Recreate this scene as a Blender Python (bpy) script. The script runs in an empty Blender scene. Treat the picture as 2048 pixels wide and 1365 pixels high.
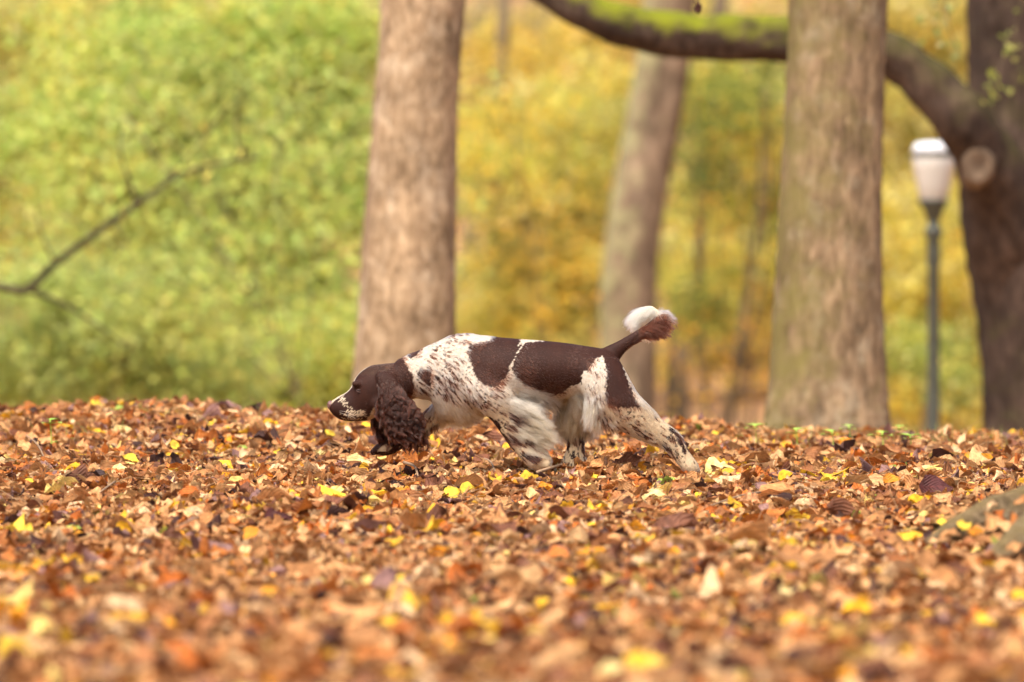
import bpy, bmesh, math, random
import numpy as np
from mathutils import Vector, kdtree
from mathutils.bvhtree import BVHTree

random.seed(7)
rng = np.random.default_rng(7)
scene = bpy.context.scene
COL = scene.collection

# ------------------------------------------------------------------ camera, light, exposure
FOCUS = 16.667
CAM_H = 0.364
PXF = 2048 * 200.0 / 36.0            # focal length in photograph pixels
cam_d = bpy.data.cameras.new("camera")
cam_d.lens = 200.0
cam_d.sensor_width = 36.0
cam_d.clip_start = 0.1
cam_d.clip_end = 3000.0
cam_d.dof.use_dof = True
cam_d.dof.focus_distance = FOCUS - 0.16
cam_d.dof.aperture_fstop = 3.1
cam = bpy.data.objects.new("camera", cam_d)
COL.objects.link(cam)
cam.location = (0, -FOCUS, CAM_H)
cam.rotation_euler = (math.radians(90), 0, 0)
scene.camera = cam

SUN_EL, SUN_AZ = math.radians(58), math.radians(205)   # azimuth measured from +Y, clockwise
world = bpy.data.worlds.new("World")
scene.world = world
world.use_nodes = True
wn = world.node_tree
wn.nodes.clear()
w_out = wn.nodes.new("ShaderNodeOutputWorld")
w_bg = wn.nodes.new("ShaderNodeBackground")
w_sky = wn.nodes.new("ShaderNodeTexSky")
w_sky.sky_type = 'NISHITA'
w_sky.sun_disc = False
w_sky.sun_elevation = SUN_EL
w_sky.sun_rotation = SUN_AZ
w_sky.air_density = 0.6
w_sky.dust_density = 6.0
w_sky.ozone_density = 0.3
w_bg.inputs["Strength"].default_value = 0.13
wn.links.new(w_sky.outputs[0], w_bg.inputs[0])
wn.links.new(w_bg.outputs[0], w_out.inputs[0])

sun_d = bpy.data.lights.new("sun", 'SUN')
sun_d.energy = 1.5
sun_d.angle = math.radians(35)
sun_d.color = (1.0, 0.95, 0.87)
sun = bpy.data.objects.new("sun", sun_d)
COL.objects.link(sun)
sun.location = (-5, -8, 14)
sv = Vector((math.sin(SUN_AZ) * math.cos(SUN_EL), math.cos(SUN_AZ) * math.cos(SUN_EL), math.sin(SUN_EL)))
sun.rotation_euler = sv.to_track_quat('Z', 'Y').to_euler()

scene.view_settings.view_transform = 'Standard'
scene.view_settings.look = 'None'
scene.view_settings.gamma = 1.0
scene.view_settings.use_curve_mapping = False
scene.view_settings.exposure = 1.3
scene.cycles.use_denoising = True
scene.cycles.max_bounces = 12
scene.cycles.diffuse_bounces = 5
scene.cycles.transparent_max_bounces = 12

# ------------------------------------------------------------------ helpers
def at(px, py, d):
    """point seen at photograph pixel (px, py) at depth d from the lens"""
    return Vector(((px - 1024) * d / PXF, d - FOCUS, CAM_H - (py - 682.5) * d / PXF))

def tag(o, label=None, cat=None, group=None, kind=None):
    if label: o["label"] = label
    if cat: o["category"] = cat
    if group: o["group"] = group
    if kind: o["kind"] = kind
    return o

def empty(name, loc, label=None, cat=None, group=None):
    o = bpy.data.objects.new(name, None)
    o.empty_display_size = 0.1
    COL.objects.link(o)
    o.location = loc
    o["_loc"] = 0
    del o["_loc"]
    return tag(o, label, cat, group)

def mesh_from(name, verts, faces, smooth=True):
    """verts (n,3) array; faces either an (m,k) int array or a list of tuples"""
    me = bpy.data.meshes.new(name)
    v = np.asarray(verts, dtype=np.float32)
    if isinstance(faces, np.ndarray):
        m, k = faces.shape
        me.vertices.add(len(v))
        me.vertices.foreach_set("co", v.ravel())
        me.loops.add(m * k)
        me.loops.foreach_set("vertex_index", faces.astype(np.int32).ravel())
        me.polygons.add(m)
        me.polygons.foreach_set("loop_start", np.arange(0, m * k, k, dtype=np.int32))
        me.polygons.foreach_set("loop_total", np.full(m, k, dtype=np.int32))
        me.update(calc_edges=True)
    else:
        me.from_pydata([tuple(p) for p in v.tolist()], [], [tuple(int(i) for i in f) for f in faces])
        me.update()
    if smooth:
        me.polygons.foreach_set("use_smooth", np.ones(len(me.polygons), dtype=bool))
    return me

def link(name, me, material=None, parent=None):
    """geometry is given in world coordinates; under a parent it is shifted into the parent's space"""
    o = bpy.data.objects.new(name, me)
    COL.objects.link(o)
    if material is not None:
        me.materials.append(material)
    if parent is not None:
        o.parent = parent
        if parent.type == 'EMPTY':
            o.location = -parent.location
    return o

def color_attr(me, name, cols):
    a = me.attributes.new(name, 'FLOAT_COLOR', 'POINT')
    c = np.ones((len(cols), 4), dtype=np.float32)
    c[:, :3] = cols
    a.data.foreach_set("color", c.ravel())

def catmull(arr, sub):
    """Catmull-Rom through the rows of arr"""
    a = np.asarray(arr, dtype=float)
    p = np.vstack([2 * a[0] - a[1], a, 2 * a[-1] - a[-2]])
    out = []
    for i in range(1, len(p) - 2):
        for k in range(sub):
            t = k / sub
            out.append(0.5 * ((2 * p[i]) + (-p[i - 1] + p[i + 1]) * t
                              + (2 * p[i - 1] - 5 * p[i] + 4 * p[i + 1] - p[i + 2]) * t * t
                              + (-p[i - 1] + 3 * p[i] - 3 * p[i + 1] + p[i + 2]) * t ** 3))
    out.append(a[-1])
    return np.array(out)

def ring_faces(nr, ns, base=0, caps=True):
    f = []
    for i in range(nr - 1):
        for j in range(ns):
            a = base + i * ns + j
            b = base + i * ns + (j + 1) % ns
            f.append((a, b, b + ns, a + ns))
    if caps:
        f.append(tuple(base + j for j in range(ns))[::-1])
        f.append(tuple(base + (nr - 1) * ns + j for j in range(ns)))
    return f

def tube(path, radii, ns=12, sub=4, rough=0.0, seed=0):
    """round tapered tube along a path of points: (verts, faces)"""
    pr = np.column_stack([np.array([tuple(p) for p in path]), np.asarray(radii)])
    pr = catmull(pr, sub)
    P, R = pr[:, :3], np.maximum(pr[:, 3], 1e-4)
    T = np.gradient(P, axis=0)
    T /= np.linalg.norm(T, axis=1)[:, None] + 1e-9
    r = np.random.default_rng(seed)
    ref = np.array([0.03, 1.0, 0.02])
    V = []
    ph = r.random(6) * 6.28
    for i in range(len(P)):
        u = np.cross(T[i], ref); u /= np.linalg.norm(u) + 1e-9
        w = np.cross(T[i], u)
        a = np.linspace(0, 2 * np.pi, ns, endpoint=False)
        k = 1 + rough * (np.sin(3 * a + ph[0] + i * .13) * .5 + np.sin(5 * a + ph[1] - i * .21) * .35
                         + np.sin(8 * a + ph[2] + i * .4) * .25 + .5 * np.sin(i * .5 + ph[3]))
        V.append(P[i] + R[i] * (np.cos(a) * k)[:, None] * u + R[i] * (np.sin(a) * k)[:, None] * w)
    return np.vstack(V), ring_faces(len(P), ns)

def merge(parts):
    V, F, n = [], [], 0
    for v, f in parts:
        V.append(np.asarray(v)); F += [tuple(i + n for i in q) for q in f]; n += len(v)
    return np.vstack(V), F

# ------------------------------------------------------------------ materials
def new_mat(name):
    m = bpy.data.materials.new(name)
    m.use_nodes = True
    nt = m.node_tree
    b = nt.nodes["Principled BSDF"]
    return m, nt, b

def N(nt, t, **kw):
    n = nt.nodes.new(t)
    for k, v in kw.items():
        if hasattr(n, k): setattr(n, k, v)
        else: n.inputs[k.replace("_", " ")].default_value = v
    return n

def ramp(nt, fac, stops, interp='LINEAR'):
    r = nt.nodes.new("ShaderNodeValToRGB")
    r.color_ramp.interpolation = interp
    e = r.color_ramp.elements
    while len(e) < len(stops): e.new(0.5)
    for el, (p, c) in zip(e, stops):
        el.position = p
        el.color = (*c, 1)
    nt.links.new(fac, r.inputs[0])
    return r.outputs[0]

def mixc(nt, fac, a, b, mode='MIX'):
    m = nt.nodes.new("ShaderNodeMix")
    m.data_type = 'RGBA'
    m.blend_type = mode
    for sock, v in ((m.inputs[0], fac), (m.inputs[6], a), (m.inputs[7], b)):
        if hasattr(v, "default_value"): nt.links.new(v, sock)
        elif isinstance(v, (int, float)): sock.default_value = v
        else: sock.default_value = (*v, 1)
    return m.outputs[2]

def bark_mat(name, dark, mid, light, *, moss_x=None, zscale=0.18, scale=14.0, moss=None, moss_dir=(0, 0, 1), moss_amt=0.0, bump=0.6, lichen=None):
    m, nt, b = new_mat(name)
    L = nt.links
    tc = N(nt, "ShaderNodeTexCoord")
    mp = N(nt, "ShaderNodeMapping"); mp.inputs["Scale"].default_value = (1, 1, zscale)
    L.new(tc.outputs["Object"], mp.inputs[0])
    n1 = N(nt, "ShaderNodeTexNoise", Scale=scale, Detail=8.0, Roughness=0.65, Distortion=0.4); L.new(mp.outputs[0], n1.inputs["Vector"])
    n2 = N(nt, "ShaderNodeTexNoise", Scale=3.2, Detail=5.0, Roughness=0.6); L.new(tc.outputs["Object"], n2.inputs["Vector"])
    c = ramp(nt, n1.outputs["Fac"], [(0.30, dark), (0.50, mid), (0.68, light)])
    c2 = ramp(nt, n2.outputs["Fac"], [(0.3, (0.52, 0.50, 0.48)), (0.7, (1.32, 1.29, 1.26))])
    c = mixc(nt, 1.0, c, c2, 'MULTIPLY')
    if lichen:
        n3 = N(nt, "ShaderNodeTexNoise", Scale=9.0, Detail=6.0, Roughness=0.7)
        mp3 = N(nt, "ShaderNodeMapping"); mp3.inputs["Scale"].default_value = (1, 1, 0.7)
        L.new(tc.outputs["Object"], mp3.inputs[0]); L.new(mp3.outputs[0], n3.inputs["Vector"])
        f = ramp(nt, n3.outputs["Fac"], [(0.52, (0, 0, 0)), (0.66, (0.75, 0.75, 0.75))])
        c = mixc(nt, f, c, lichen)
    if moss:
        g = N(nt, "ShaderNodeNewGeometry")
        dp = N(nt, "ShaderNodeVectorMath", operation='DOT_PRODUCT'); dp.inputs[1].default_value = moss_dir
        L.new(g.outputs["Normal"], dp.inputs[0])
        nm = N(nt, "ShaderNodeTexNoise", Scale=6.0, Detail=6.0, Roughness=0.65); L.new(tc.outputs["Object"], nm.inputs["Vector"])
        ad = N(nt, "ShaderNodeMath", operation='MULTIPLY_ADD'); L.new(nm.outputs["Fac"], ad.inputs[0]); ad.inputs[1].default_value = 3.0
        L.new(dp.outputs["Value"], ad.inputs[2])
        f = ramp(nt, ad.outputs[0], [(1.0 - moss_amt, (0, 0, 0)), (min(1.0, 1.45 - moss_amt), (1, 1, 1))]) if False else None
        mr = N(nt, "ShaderNodeMapRange"); L.new(ad.outputs[0], mr.inputs[0])
        mr.inputs[1].default_value = 1.75 - moss_amt; mr.inputs[2].default_value = 2.75 - moss_amt
        mf = mr.outputs[0]
        if moss_x:
            sx = N(nt, "ShaderNodeSeparateXYZ"); L.new(tc.outputs["Object"], sx.inputs[0])
            m2 = N(nt, "ShaderNodeMapRange"); L.new(sx.outputs[0], m2.inputs[0]); m2.inputs[1].default_value = moss_x[0]; m2.inputs[2].default_value = moss_x[1]; m2.inputs[3].default_value = 1.0; m2.inputs[4].default_value = .18
            mm = N(nt, "ShaderNodeMath", operation='MULTIPLY'); L.new(mf, mm.inputs[0]); L.new(m2.outputs[0], mm.inputs[1]); mf = mm.outputs[0]
        c = mixc(nt, mf, c, moss)
    L.new(c, b.inputs["Base Color"])
    b.inputs["Roughness"].default_value = 0.9
    b.inputs["Specular IOR Level"].default_value = 0.2
    bp = N(nt, "ShaderNodeBump", Strength=bump, Distance=0.03)
    L.new(n1.outputs["Fac"], bp.inputs["Height"]); L.new(bp.outputs[0], b.inputs["Normal"])
    return m

def leaf_mat(name, source, transl=0.3, veins=False, rough=0.6):
    """source: name of a point colour attribute, or None for the object's own colour"""
    m, nt, b = new_mat(name)
    L = nt.links
    if source:
        at_ = N(nt, "ShaderNodeAttribute"); at_.attribute_name = source
        c = at_.outputs["Color"]
    else:
        c = N(nt, "ShaderNodeObjectInfo").outputs["Color"]
    if veins:
        uv = N(nt, "ShaderNodeAttribute"); uv.attribute_name = "leaf_uv"
        sx = N(nt, "ShaderNodeSeparateXYZ"); L.new(uv.outputs["Vector"], sx.inputs[0])
        ab = N(nt, "ShaderNodeMath", operation='ABSOLUTE'); L.new(sx.outputs[1], ab.inputs[0])
        mr = N(nt, "ShaderNodeMapRange"); L.new(ab.outputs[0], mr.inputs[0])
        mr.inputs[1].default_value = 0.03; mr.inputs[2].default_value = 0.09
        mr.inputs[3].default_value = 1.0; mr.inputs[4].default_value = 0.0
        s1 = N(nt, "ShaderNodeMath", operation='MULTIPLY_ADD'); L.new(ab.outputs[0], s1.inputs[0]); s1.inputs[1].default_value = -0.45; L.new(sx.outputs[0], s1.inputs[2])
        s2 = N(nt, "ShaderNodeMath", operation='MULTIPLY'); L.new(s1.outputs[0], s2.inputs[0]); s2.inputs[1].default_value = 50.0
        s3 = N(nt, "ShaderNodeMath", operation='SINE'); L.new(s2.outputs[0], s3.inputs[0])
        mx = N(nt, "ShaderNodeMath", operation='MAXIMUM'); L.new(mr.outputs[0], mx.inputs[0])
        s4 = N(nt, "ShaderNodeMapRange"); L.new(s3.outputs[0], s4.inputs[0]); s4.inputs[1].default_value = 0.55; s4.inputs[2].default_value = 1.0; s4.inputs[4].default_value = 0.5
        L.new(s4.outputs[0], mx.inputs[1])
        g = N(nt, "ShaderNodeNewGeometry")
        nz = N(nt, "ShaderNodeTexNoise", Scale=55.0, Detail=4.0, Roughness=0.6); L.new(g.outputs["Position"], nz.inputs["Vector"])
        v = ramp(nt, nz.outputs["Fac"], [(0.3, (0.55, 0.5, 0.46)), (0.65, (1.18, 1.15, 1.12))])
        c = mixc(nt, 1.0, c, v, 'MULTIPLY')
        hi = mixc(nt, 1.0, c, (1.35, 1.3, 1.2), 'MULTIPLY')
        c = mixc(nt, mx.outputs[0], c, hi)
        bp = N(nt, "ShaderNodeBump", Strength=0.5, Distance=0.002)
        L.new(s3.outputs[0], bp.inputs["Height"]); L.new(bp.outputs[0], b.inputs["Normal"])
    L.new(c, b.inputs["Base Color"])
    b.inputs["Roughness"].default_value = rough
    b.inputs["Specular IOR Level"].default_value = 0.25
    tr = N(nt, "ShaderNodeBsdfTranslucent"); L.new(c, tr.inputs["Color"])
    ms = N(nt, "ShaderNodeMixShader"); ms.inputs[0].default_value = transl
    L.new(b.outputs[0], ms.inputs[1]); L.new(tr.outputs[0], ms.inputs[2])
    L.new(ms.outputs[0], nt.nodes["Material Output"].inputs["Surface"])
    return m

def plain_mat(name, col, rough=0.6, spec=0.3, noise=None):
    m, nt, b = new_mat(name)
    if noise:
        tc = N(nt, "ShaderNodeTexCoord")
        n = N(nt, "ShaderNodeTexNoise", Scale=noise, Detail=5.0, Roughness=0.6); nt.links.new(tc.outputs["Object"], n.inputs["Vector"])
        c = ramp(nt, n.outputs["Fac"], [(0.3, tuple(x * 0.65 for x in col)), (0.7, tuple(min(1, x * 1.25) for x in col))])
        nt.links.new(c, b.inputs["Base Color"])
    else:
        b.inputs["Base Color"].default_value = (*col, 1)
    b.inputs["Roughness"].default_value = rough
    b.inputs["Specular IOR Level"].default_value = spec
    return m

M_LITTER = leaf_mat("dry_leaves", "tint", 0.2, veins=True)
M_LEAFPART = leaf_mat("dry_leaf", None, 0.2, veins=True)
M_FOLIAGE = leaf_mat("foliage", "tint", 0.5)

# ------------------------------------------------------------------ ground
_pd = np.array([-60., 0, 7, 9.2, 12, 14.6, 16.1, 17.2, 18.4, 19.5, 20.5, 22.5, 26, 32, 42, 60, 72, 85, 110, 160, 300, 1200])
_pz = np.array([-.5, -.26, -.24, -.224, -.214, -.142, -.082, -.046, .35, 1.0, .93, .55, -.1, -.75, -1.25, -1.3, -0.6, 1.0, 5.5, 18., 40., 120.])
_cx = np.array([-9., -1.75, -1.2, -.7, 0, .45, .62, .9, 1.4, 1.9, 9.])
_cz = np.array([.07, .070, .082, .068, .052, .042, .026, -.012, -.018, -.020, -.01])

def ground_z(x, y):
    x = np.asarray(x, float); y = np.asarray(y, float)
    d = y + FOCUS
    base = np.interp(d, _pd, _pz)
    c = np.interp(x, _cx, _cz)
    lo = -0.046
    t = np.clip(np.interp(d, [17.2, 18.4, 19.5, 20.5, 22.5], [0, .5, 1., .97, .4]), 0, 1)
    near = lo + (c - lo) * t
    z = np.where(d < 17.2, base, np.where(d < 22.5, near, 0))
    zf = np.interp(d, [22.5, 26, 32, 42], [0, -.25, -.8, -1.25])
    e = lo + (c - lo) * .55
    z = np.where(d >= 22.5, np.where(d < 42, e * np.clip((42 - d) / 19.5, 0, 1) + zf, base), z)
    w = 0.012 * np.sin(x * 2.9 + y * 1.7) + 0.008 * np.sin(x * 6.3 - y * 3.1 + 1) + .006 * np.sin(x * 11 + y * 9)
    z = z + w * np.where(d < 24, 1, 2.0)
    z = z + np.where(d > 60, np.sin(x * .11 + 1) * np.clip((d - 60) * .02, 0, 1.5), 0)
    return z

def gz(x, y): return float(ground_z(x, y))

def axis(pts):
    out = []
    for (a, b, s) in pts:
        out += list(np.arange(a, b, s))
    return np.array(out + [pts[-1][1]])
gx = axis([(-600, -60, 60), (-60, -12, 4), (-12, -3, .5), (-3, 3, .08), (3, 12, .5), (12, 60, 4), (60, 600, 60)])
gy = axis([(-300, -30, 30), (-30, -12, 1.5), (-12, 7, .08), (7, 30, .6), (30, 110, 2.5), (110, 300, 15), (300, 1200, 90)])
X, Y = np.meshgrid(gx, gy)
gv = np.column_stack([X.ravel(), Y.ravel(), ground_z(X.ravel(), Y.ravel())])
nx, ny = len(gx), len(gy)
I = (np.arange(ny - 1)[:, None] * nx + np.arange(nx - 1)[None, :]).ravel()
gf = np.column_stack([I, I + 1, I + 1 + nx, I + nx])
m, nt, b = new_mat("leafy_soil")
g_ = N(nt, "ShaderNodeNewGeometry")
v1 = N(nt, "ShaderNodeTexVoronoi", Scale=9.0, Randomness=1.0); nt.links.new(g_.outputs["Position"], v1.inputs["Vector"])
sp_ = N(nt, "ShaderNodeSeparateColor"); nt.links.new(v1.outputs["Color"], sp_.inputs[0])
cc = ramp(nt, sp_.outputs[0], [(0.0, (.12, .06, .03)), (.3, (.34, .17, .08)), (.6, (.46, .26, .12)), (.85, (.55, .33, .10)), (1.0, (.35, .13, .04))])
n4 = N(nt, "ShaderNodeTexNoise", Scale=1.1, Detail=4.0); nt.links.new(g_.outputs["Position"], n4.inputs["Vector"])
cc = mixc(nt, 1.0, cc, ramp(nt, n4.outputs["Fac"], [(.3, (.7, .7, .7)), (.7, (1.15, 1.1, 1.05))]), 'MULTIPLY')
nt.links.new(cc, b.inputs["Base Color"]); b.inputs["Roughness"].default_value = .95
bp_ = N(nt, "ShaderNodeBump", Strength=.6, Distance=.04); nt.links.new(v1.outputs["Distance"], bp_.inputs["Height"]); nt.links.new(bp_.outputs[0], b.inputs["Normal"])
ground = link("ground", mesh_from("ground", gv, gf), m)
tag(ground, kind="structure")

# ------------------------------------------------------------------ leaf shapes
NU, NV = 8, 3
def leaf_shape(kind, r):
    """curled dry leaf, one unit long: verts (NU*NV,3)"""
    u = np.linspace(0, 1, NU)
    if kind == 0:   w = .30 * np.sin(np.pi * u ** .9) ** .8                 # beech
    elif kind == 1: w = .26 * np.sin(np.pi * u ** 1.1) ** .6 * (1 + .28 * np.cos(u * 19))   # oak, lobed
    elif kind == 2: w = .42 * np.sin(np.pi * u ** .7) ** .7                 # lime, broad
    elif kind == 3: w = .17 * np.sin(np.pi * u) ** .8                       # narrow
    else:           w = .44 * np.sin(np.pi * u ** .8) ** .5 * (1 + .35 * np.cos(u * 15 + .5))  # maple-like
    w = np.maximum(w, .012)
    v = np.linspace(-1, 1, NV)
    U, Vv = np.meshgrid(u, v, indexing='ij')
    x = U - .5
    y = Vv * w[:, None] * (1 + .12 * r.normal(size=(NU, NV)))
    cup = r.uniform(.1, 1.2) * r.choice([1, 1, 1, -1])
    bend = r.normal() * 1.6
    tw = r.normal() * .9
    z = cup * (np.abs(Vv) ** 1.3) * w[:, None] * .9 + .035 * r.normal(size=(NU, NV)) + .05 * np.sin(U * r.uniform(5, 12) + Vv * 2 + r.random() * 6)
    y = y * (1 - .35 * min(1, abs(cup)) * np.abs(Vv))
    a = tw * (U - .5)
    y, z = y * np.cos(a) - z * np.sin(a), y * np.sin(a) + z * np.cos(a)
    if abs(bend) > .05:
        th = bend * x
        R = 1 / bend
        x, z = (R - z) * np.sin(th), R - (R - z) * np.cos(th)
    P = np.column_stack([x.ravel(), y.ravel(), z.ravel()])
    P[:, 2] -= P[:, 2].mean()
    uv = np.column_stack([U.ravel(), Vv.ravel(), 0 * U.ravel()])
    return P, uv
LEAF_F = np.array([(i * NV + j, (i + 1) * NV + j, (i + 1) * NV + j + 1, i * NV + j + 1) for i in range(NU - 1) for j in range(NV - 1)])
LR = np.random.default_rng(21)
KINDS = [0, 1, 2, 0, 4, 1, 2, 0, 3, 4] * 6
SHAPES = [leaf_shape(k, LR) for k in KINDS]
SH_V = np.array([s[0] for s in SHAPES]); SH_UV = np.array([s[1] for s in SHAPES])
LEAF_ME = []
for k in range(len(SHAPES)):
    me = mesh_from("fallen_leaf", SH_V[k], LEAF_F)
    a_ = me.attributes.new("leaf_uv", 'FLOAT_VECTOR', 'POINT'); a_.data.foreach_set("vector", SH_UV[k].astype(np.float32).ravel())
    me.materials.append(M_LEAFPART)
    LEAF_ME.append(me)

PAL = np.array([(.585, .315, .130), (.475, .23, .085), (.65, .40, .18), (.345, .145, .053), (.45, .158, .034), (.185, .075, .040), (.075, .035, .028),
                (.50, .145, .025), (.78, .48, .037), (.79, .59, .18), (.71, .32, .023), (.29, .165, .145), (.35, .47, .085), (.71, .49, .27)])
PW = np.array([.20, .18, .13, .125, .09, .080, .045, .046, .036, .025, .020, .038, .003, .06]); PW /= PW.sum()

def rot_mats(yaw, tilt, tdir):
    """rotation matrices: yaw about z, then tilt about a horizontal axis at tdir"""
    cy, sy = np.cos(yaw), np.sin(yaw)
    Rz = np.zeros((len(yaw), 3, 3)); Rz[:, 0, 0] = cy; Rz[:, 0, 1] = -sy; Rz[:, 1, 0] = sy; Rz[:, 1, 1] = cy; Rz[:, 2, 2] = 1
    ax = np.column_stack([np.cos(tdir), np.sin(tdir), 0 * tdir])
    c, s = np.cos(tilt), np.sin(tilt)
    K = np.zeros((len(yaw), 3, 3))
    K[:, 0, 1] = -ax[:, 2]; K[:, 0, 2] = ax[:, 1]; K[:, 1, 0] = ax[:, 2]; K[:, 1, 2] = -ax[:, 0]; K[:, 2, 0] = -ax[:, 1]; K[:, 2, 1] = ax[:, 0]
    Rt = np.eye(3)[None] + s[:, None, None] * K + (1 - c)[:, None, None] * (K @ K)
    return Rt @ Rz

def leaf_cloud(pos, size, var, yaw, tilt, tdir, cols, name):
    Rm = rot_mats(yaw, tilt, tdir)
    V = np.einsum('nij,nkj->nki', Rm, SH_V[var] * size[:, None, None]) + pos[:, None, :]
    n, k = len(pos), NU * NV
    F = (LEAF_F[None] + (np.arange(n) * k)[:, None, None]).reshape(-1, 4)
    me = mesh_from(name, V.reshape(-1, 3), F)
    color_attr(me, "tint", np.repeat(cols, k, axis=0))
    a_ = me.attributes.new("leaf_uv", 'FLOAT_VECTOR', 'POINT'); a_.data.foreach_set("vector", SH_UV[var].astype(np.float32).ravel())
    me.materials.append(M_LITTER)
    return me

def litter(n, d0, d1, spread, top):
    d = np.sqrt(rng.uniform(d0 ** 2, d1 ** 2, n))
    x = rng.uniform(-1, 1, n) * d * spread
    y = d - FOCUS
    size = np.clip(rng.lognormal(math.log(.051), .38, n), .02, .125)
    crumb = rng.random(n) < .28
    size = np.where(crumb, size * .38, size)
    h = rng.random(n) ** 1.0 * top
    h = np.where(crumb, h + .006, h)
    clump = np.sin(x * 5.1 + 2 * np.sin(y * 2.3)) * np.sin(y * 3.7 + 1.5 * np.sin(x * 3.1))
    h += .012 * np.clip(clump, -1, 1)
    pos = np.column_stack([x, y, ground_z(x, y) + h + .004])
    var = rng.integers(0, len(SHAPES), n)
    yaw = rng.uniform(0, 2 * np.pi, n)
    tilt = np.abs(rng.normal(0, .37, n)); up = rng.random(n) < .05; tilt[up] = rng.uniform(.8, 1.45, up.sum())
    tdir = rng.uniform(0, 2 * np.pi, n)
    cols = np.where((crumb & (rng.random(n) < .6))[:, None], PAL[rng.choice([0, 1, 3, 5, 6, 13], n)], PAL[rng.choice(len(PAL), n, p=PW)]) * rng.uniform(.7, 1.22, n)[:, None]
    return [pos, size, var, yaw, tilt, tdir, cols, h]

A1 = litter(96000, 7.2, 21.5, .120, .036)
A2 = litter(11000, 6.0, 24.0, .24, .036)
keep = np.abs(A2[0][:, 0]) > (A2[0][:, 1] + FOCUS) * .122
A2 = [a[keep] for a in A2]
LIT = [np.concatenate([a, b]) for a, b in zip(A1, A2)]
# the leaves that show largest become parts of their own
dd = LIT[0][:, 1] + FOCUS
inside = (np.abs(LIT[0][:, 0]) < dd * .0885) & (dd > 8.4) & (LIT[7] > .030) & (dd < 20.5)
score = np.where(inside, LIT[1] / dd, 0)
top = np.argsort(-score)[:212]
rest = np.ones(len(dd), bool); rest[top] = False
lit = link("leaf_litter", leaf_cloud(*[a[rest] for a in LIT[:7]], "leaf_litter"), None, ground)
tag(lit, kind="stuff")

ns_ = 1600
sd_ = np.sqrt(rng.uniform(8.5 ** 2, 20.3 ** 2, ns_)); sx_ = rng.uniform(-1, 1, ns_) * sd_ * .1; sy_ = sd_ - FOCUS
sl_ = rng.uniform(.03, .11, ns_); sa_ = rng.uniform(0, 6.28, ns_); st_ = np.abs(rng.normal(0, .35, ns_))
s0 = np.column_stack([sx_, sy_, ground_z(sx_, sy_) + .030 + rng.random(ns_) * .016])
dv_ = np.column_stack([np.cos(sa_) * np.cos(st_), np.sin(sa_) * np.cos(st_), np.sin(st_)])
bw_ = np.cross(dv_, rng.normal(size=(ns_, 3))); bw_ /= np.linalg.norm(bw_, axis=1)[:, None]
b2_ = np.cross(dv_, bw_)
VV = []
for tt, rr in ((0, .0013), (.5, .0011), (1, .0006)):
    c0 = s0 + dv_ * (sl_ * tt)[:, None] + bw_ * (np.sin(tt * 3.14) * sl_ * .12)[:, None]
    for (ca_, sb_) in ((1, 0), (-.5, .87), (-.5, -.87)): VV.append(c0 + rr * (ca_ * bw_ + sb_ * b2_))
VV = np.stack(VV, 1).reshape(-1, 3)
FF = (np.array([(3 * i + j, 3 * i + (j + 1) % 3, 3 * i + 3 + (j + 1) % 3, 3 * i + 3 + j) for i in range(2) for j in range(3)])[None] + (np.arange(ns_) * 9)[:, None, None]).reshape(-1, 4)
stalks = link("leaf_stalks", mesh_from("leaf_stalks", VV, FF), plain_mat("leaf_stalk", (.33, .20, .10), .7, .2, noise=40), ground)
tag(stalks, kind="stuff")

def leaf_part(pos, size, var, yaw, tilt, tdir, col, parent=ground):
    o = bpy.data.objects.new("fallen_leaf", LEAF_ME[int(var)])
    COL.objects.link(o)
    o.parent = parent
    R = rot_mats(np.array([yaw]), np.array([tilt]), np.array([tdir]))[0]
    from mathutils import Matrix
    Mx = Matrix([list(map(float, r)) for r in R]).to_4x4()
    Mx.translation = Vector(pos)
    o.matrix_local = Mx @ Matrix.Scale(float(size), 4)
    o.color = (*[float(c) for c in col], 1)
    return o
for i in top:
    p = LIT[0][i].copy(); p[2] += .008
    leaf_part(p, LIT[1][i], LIT[2][i], LIT[3][i], LIT[4][i], LIT[5][i], LIT[6][i])

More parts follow.
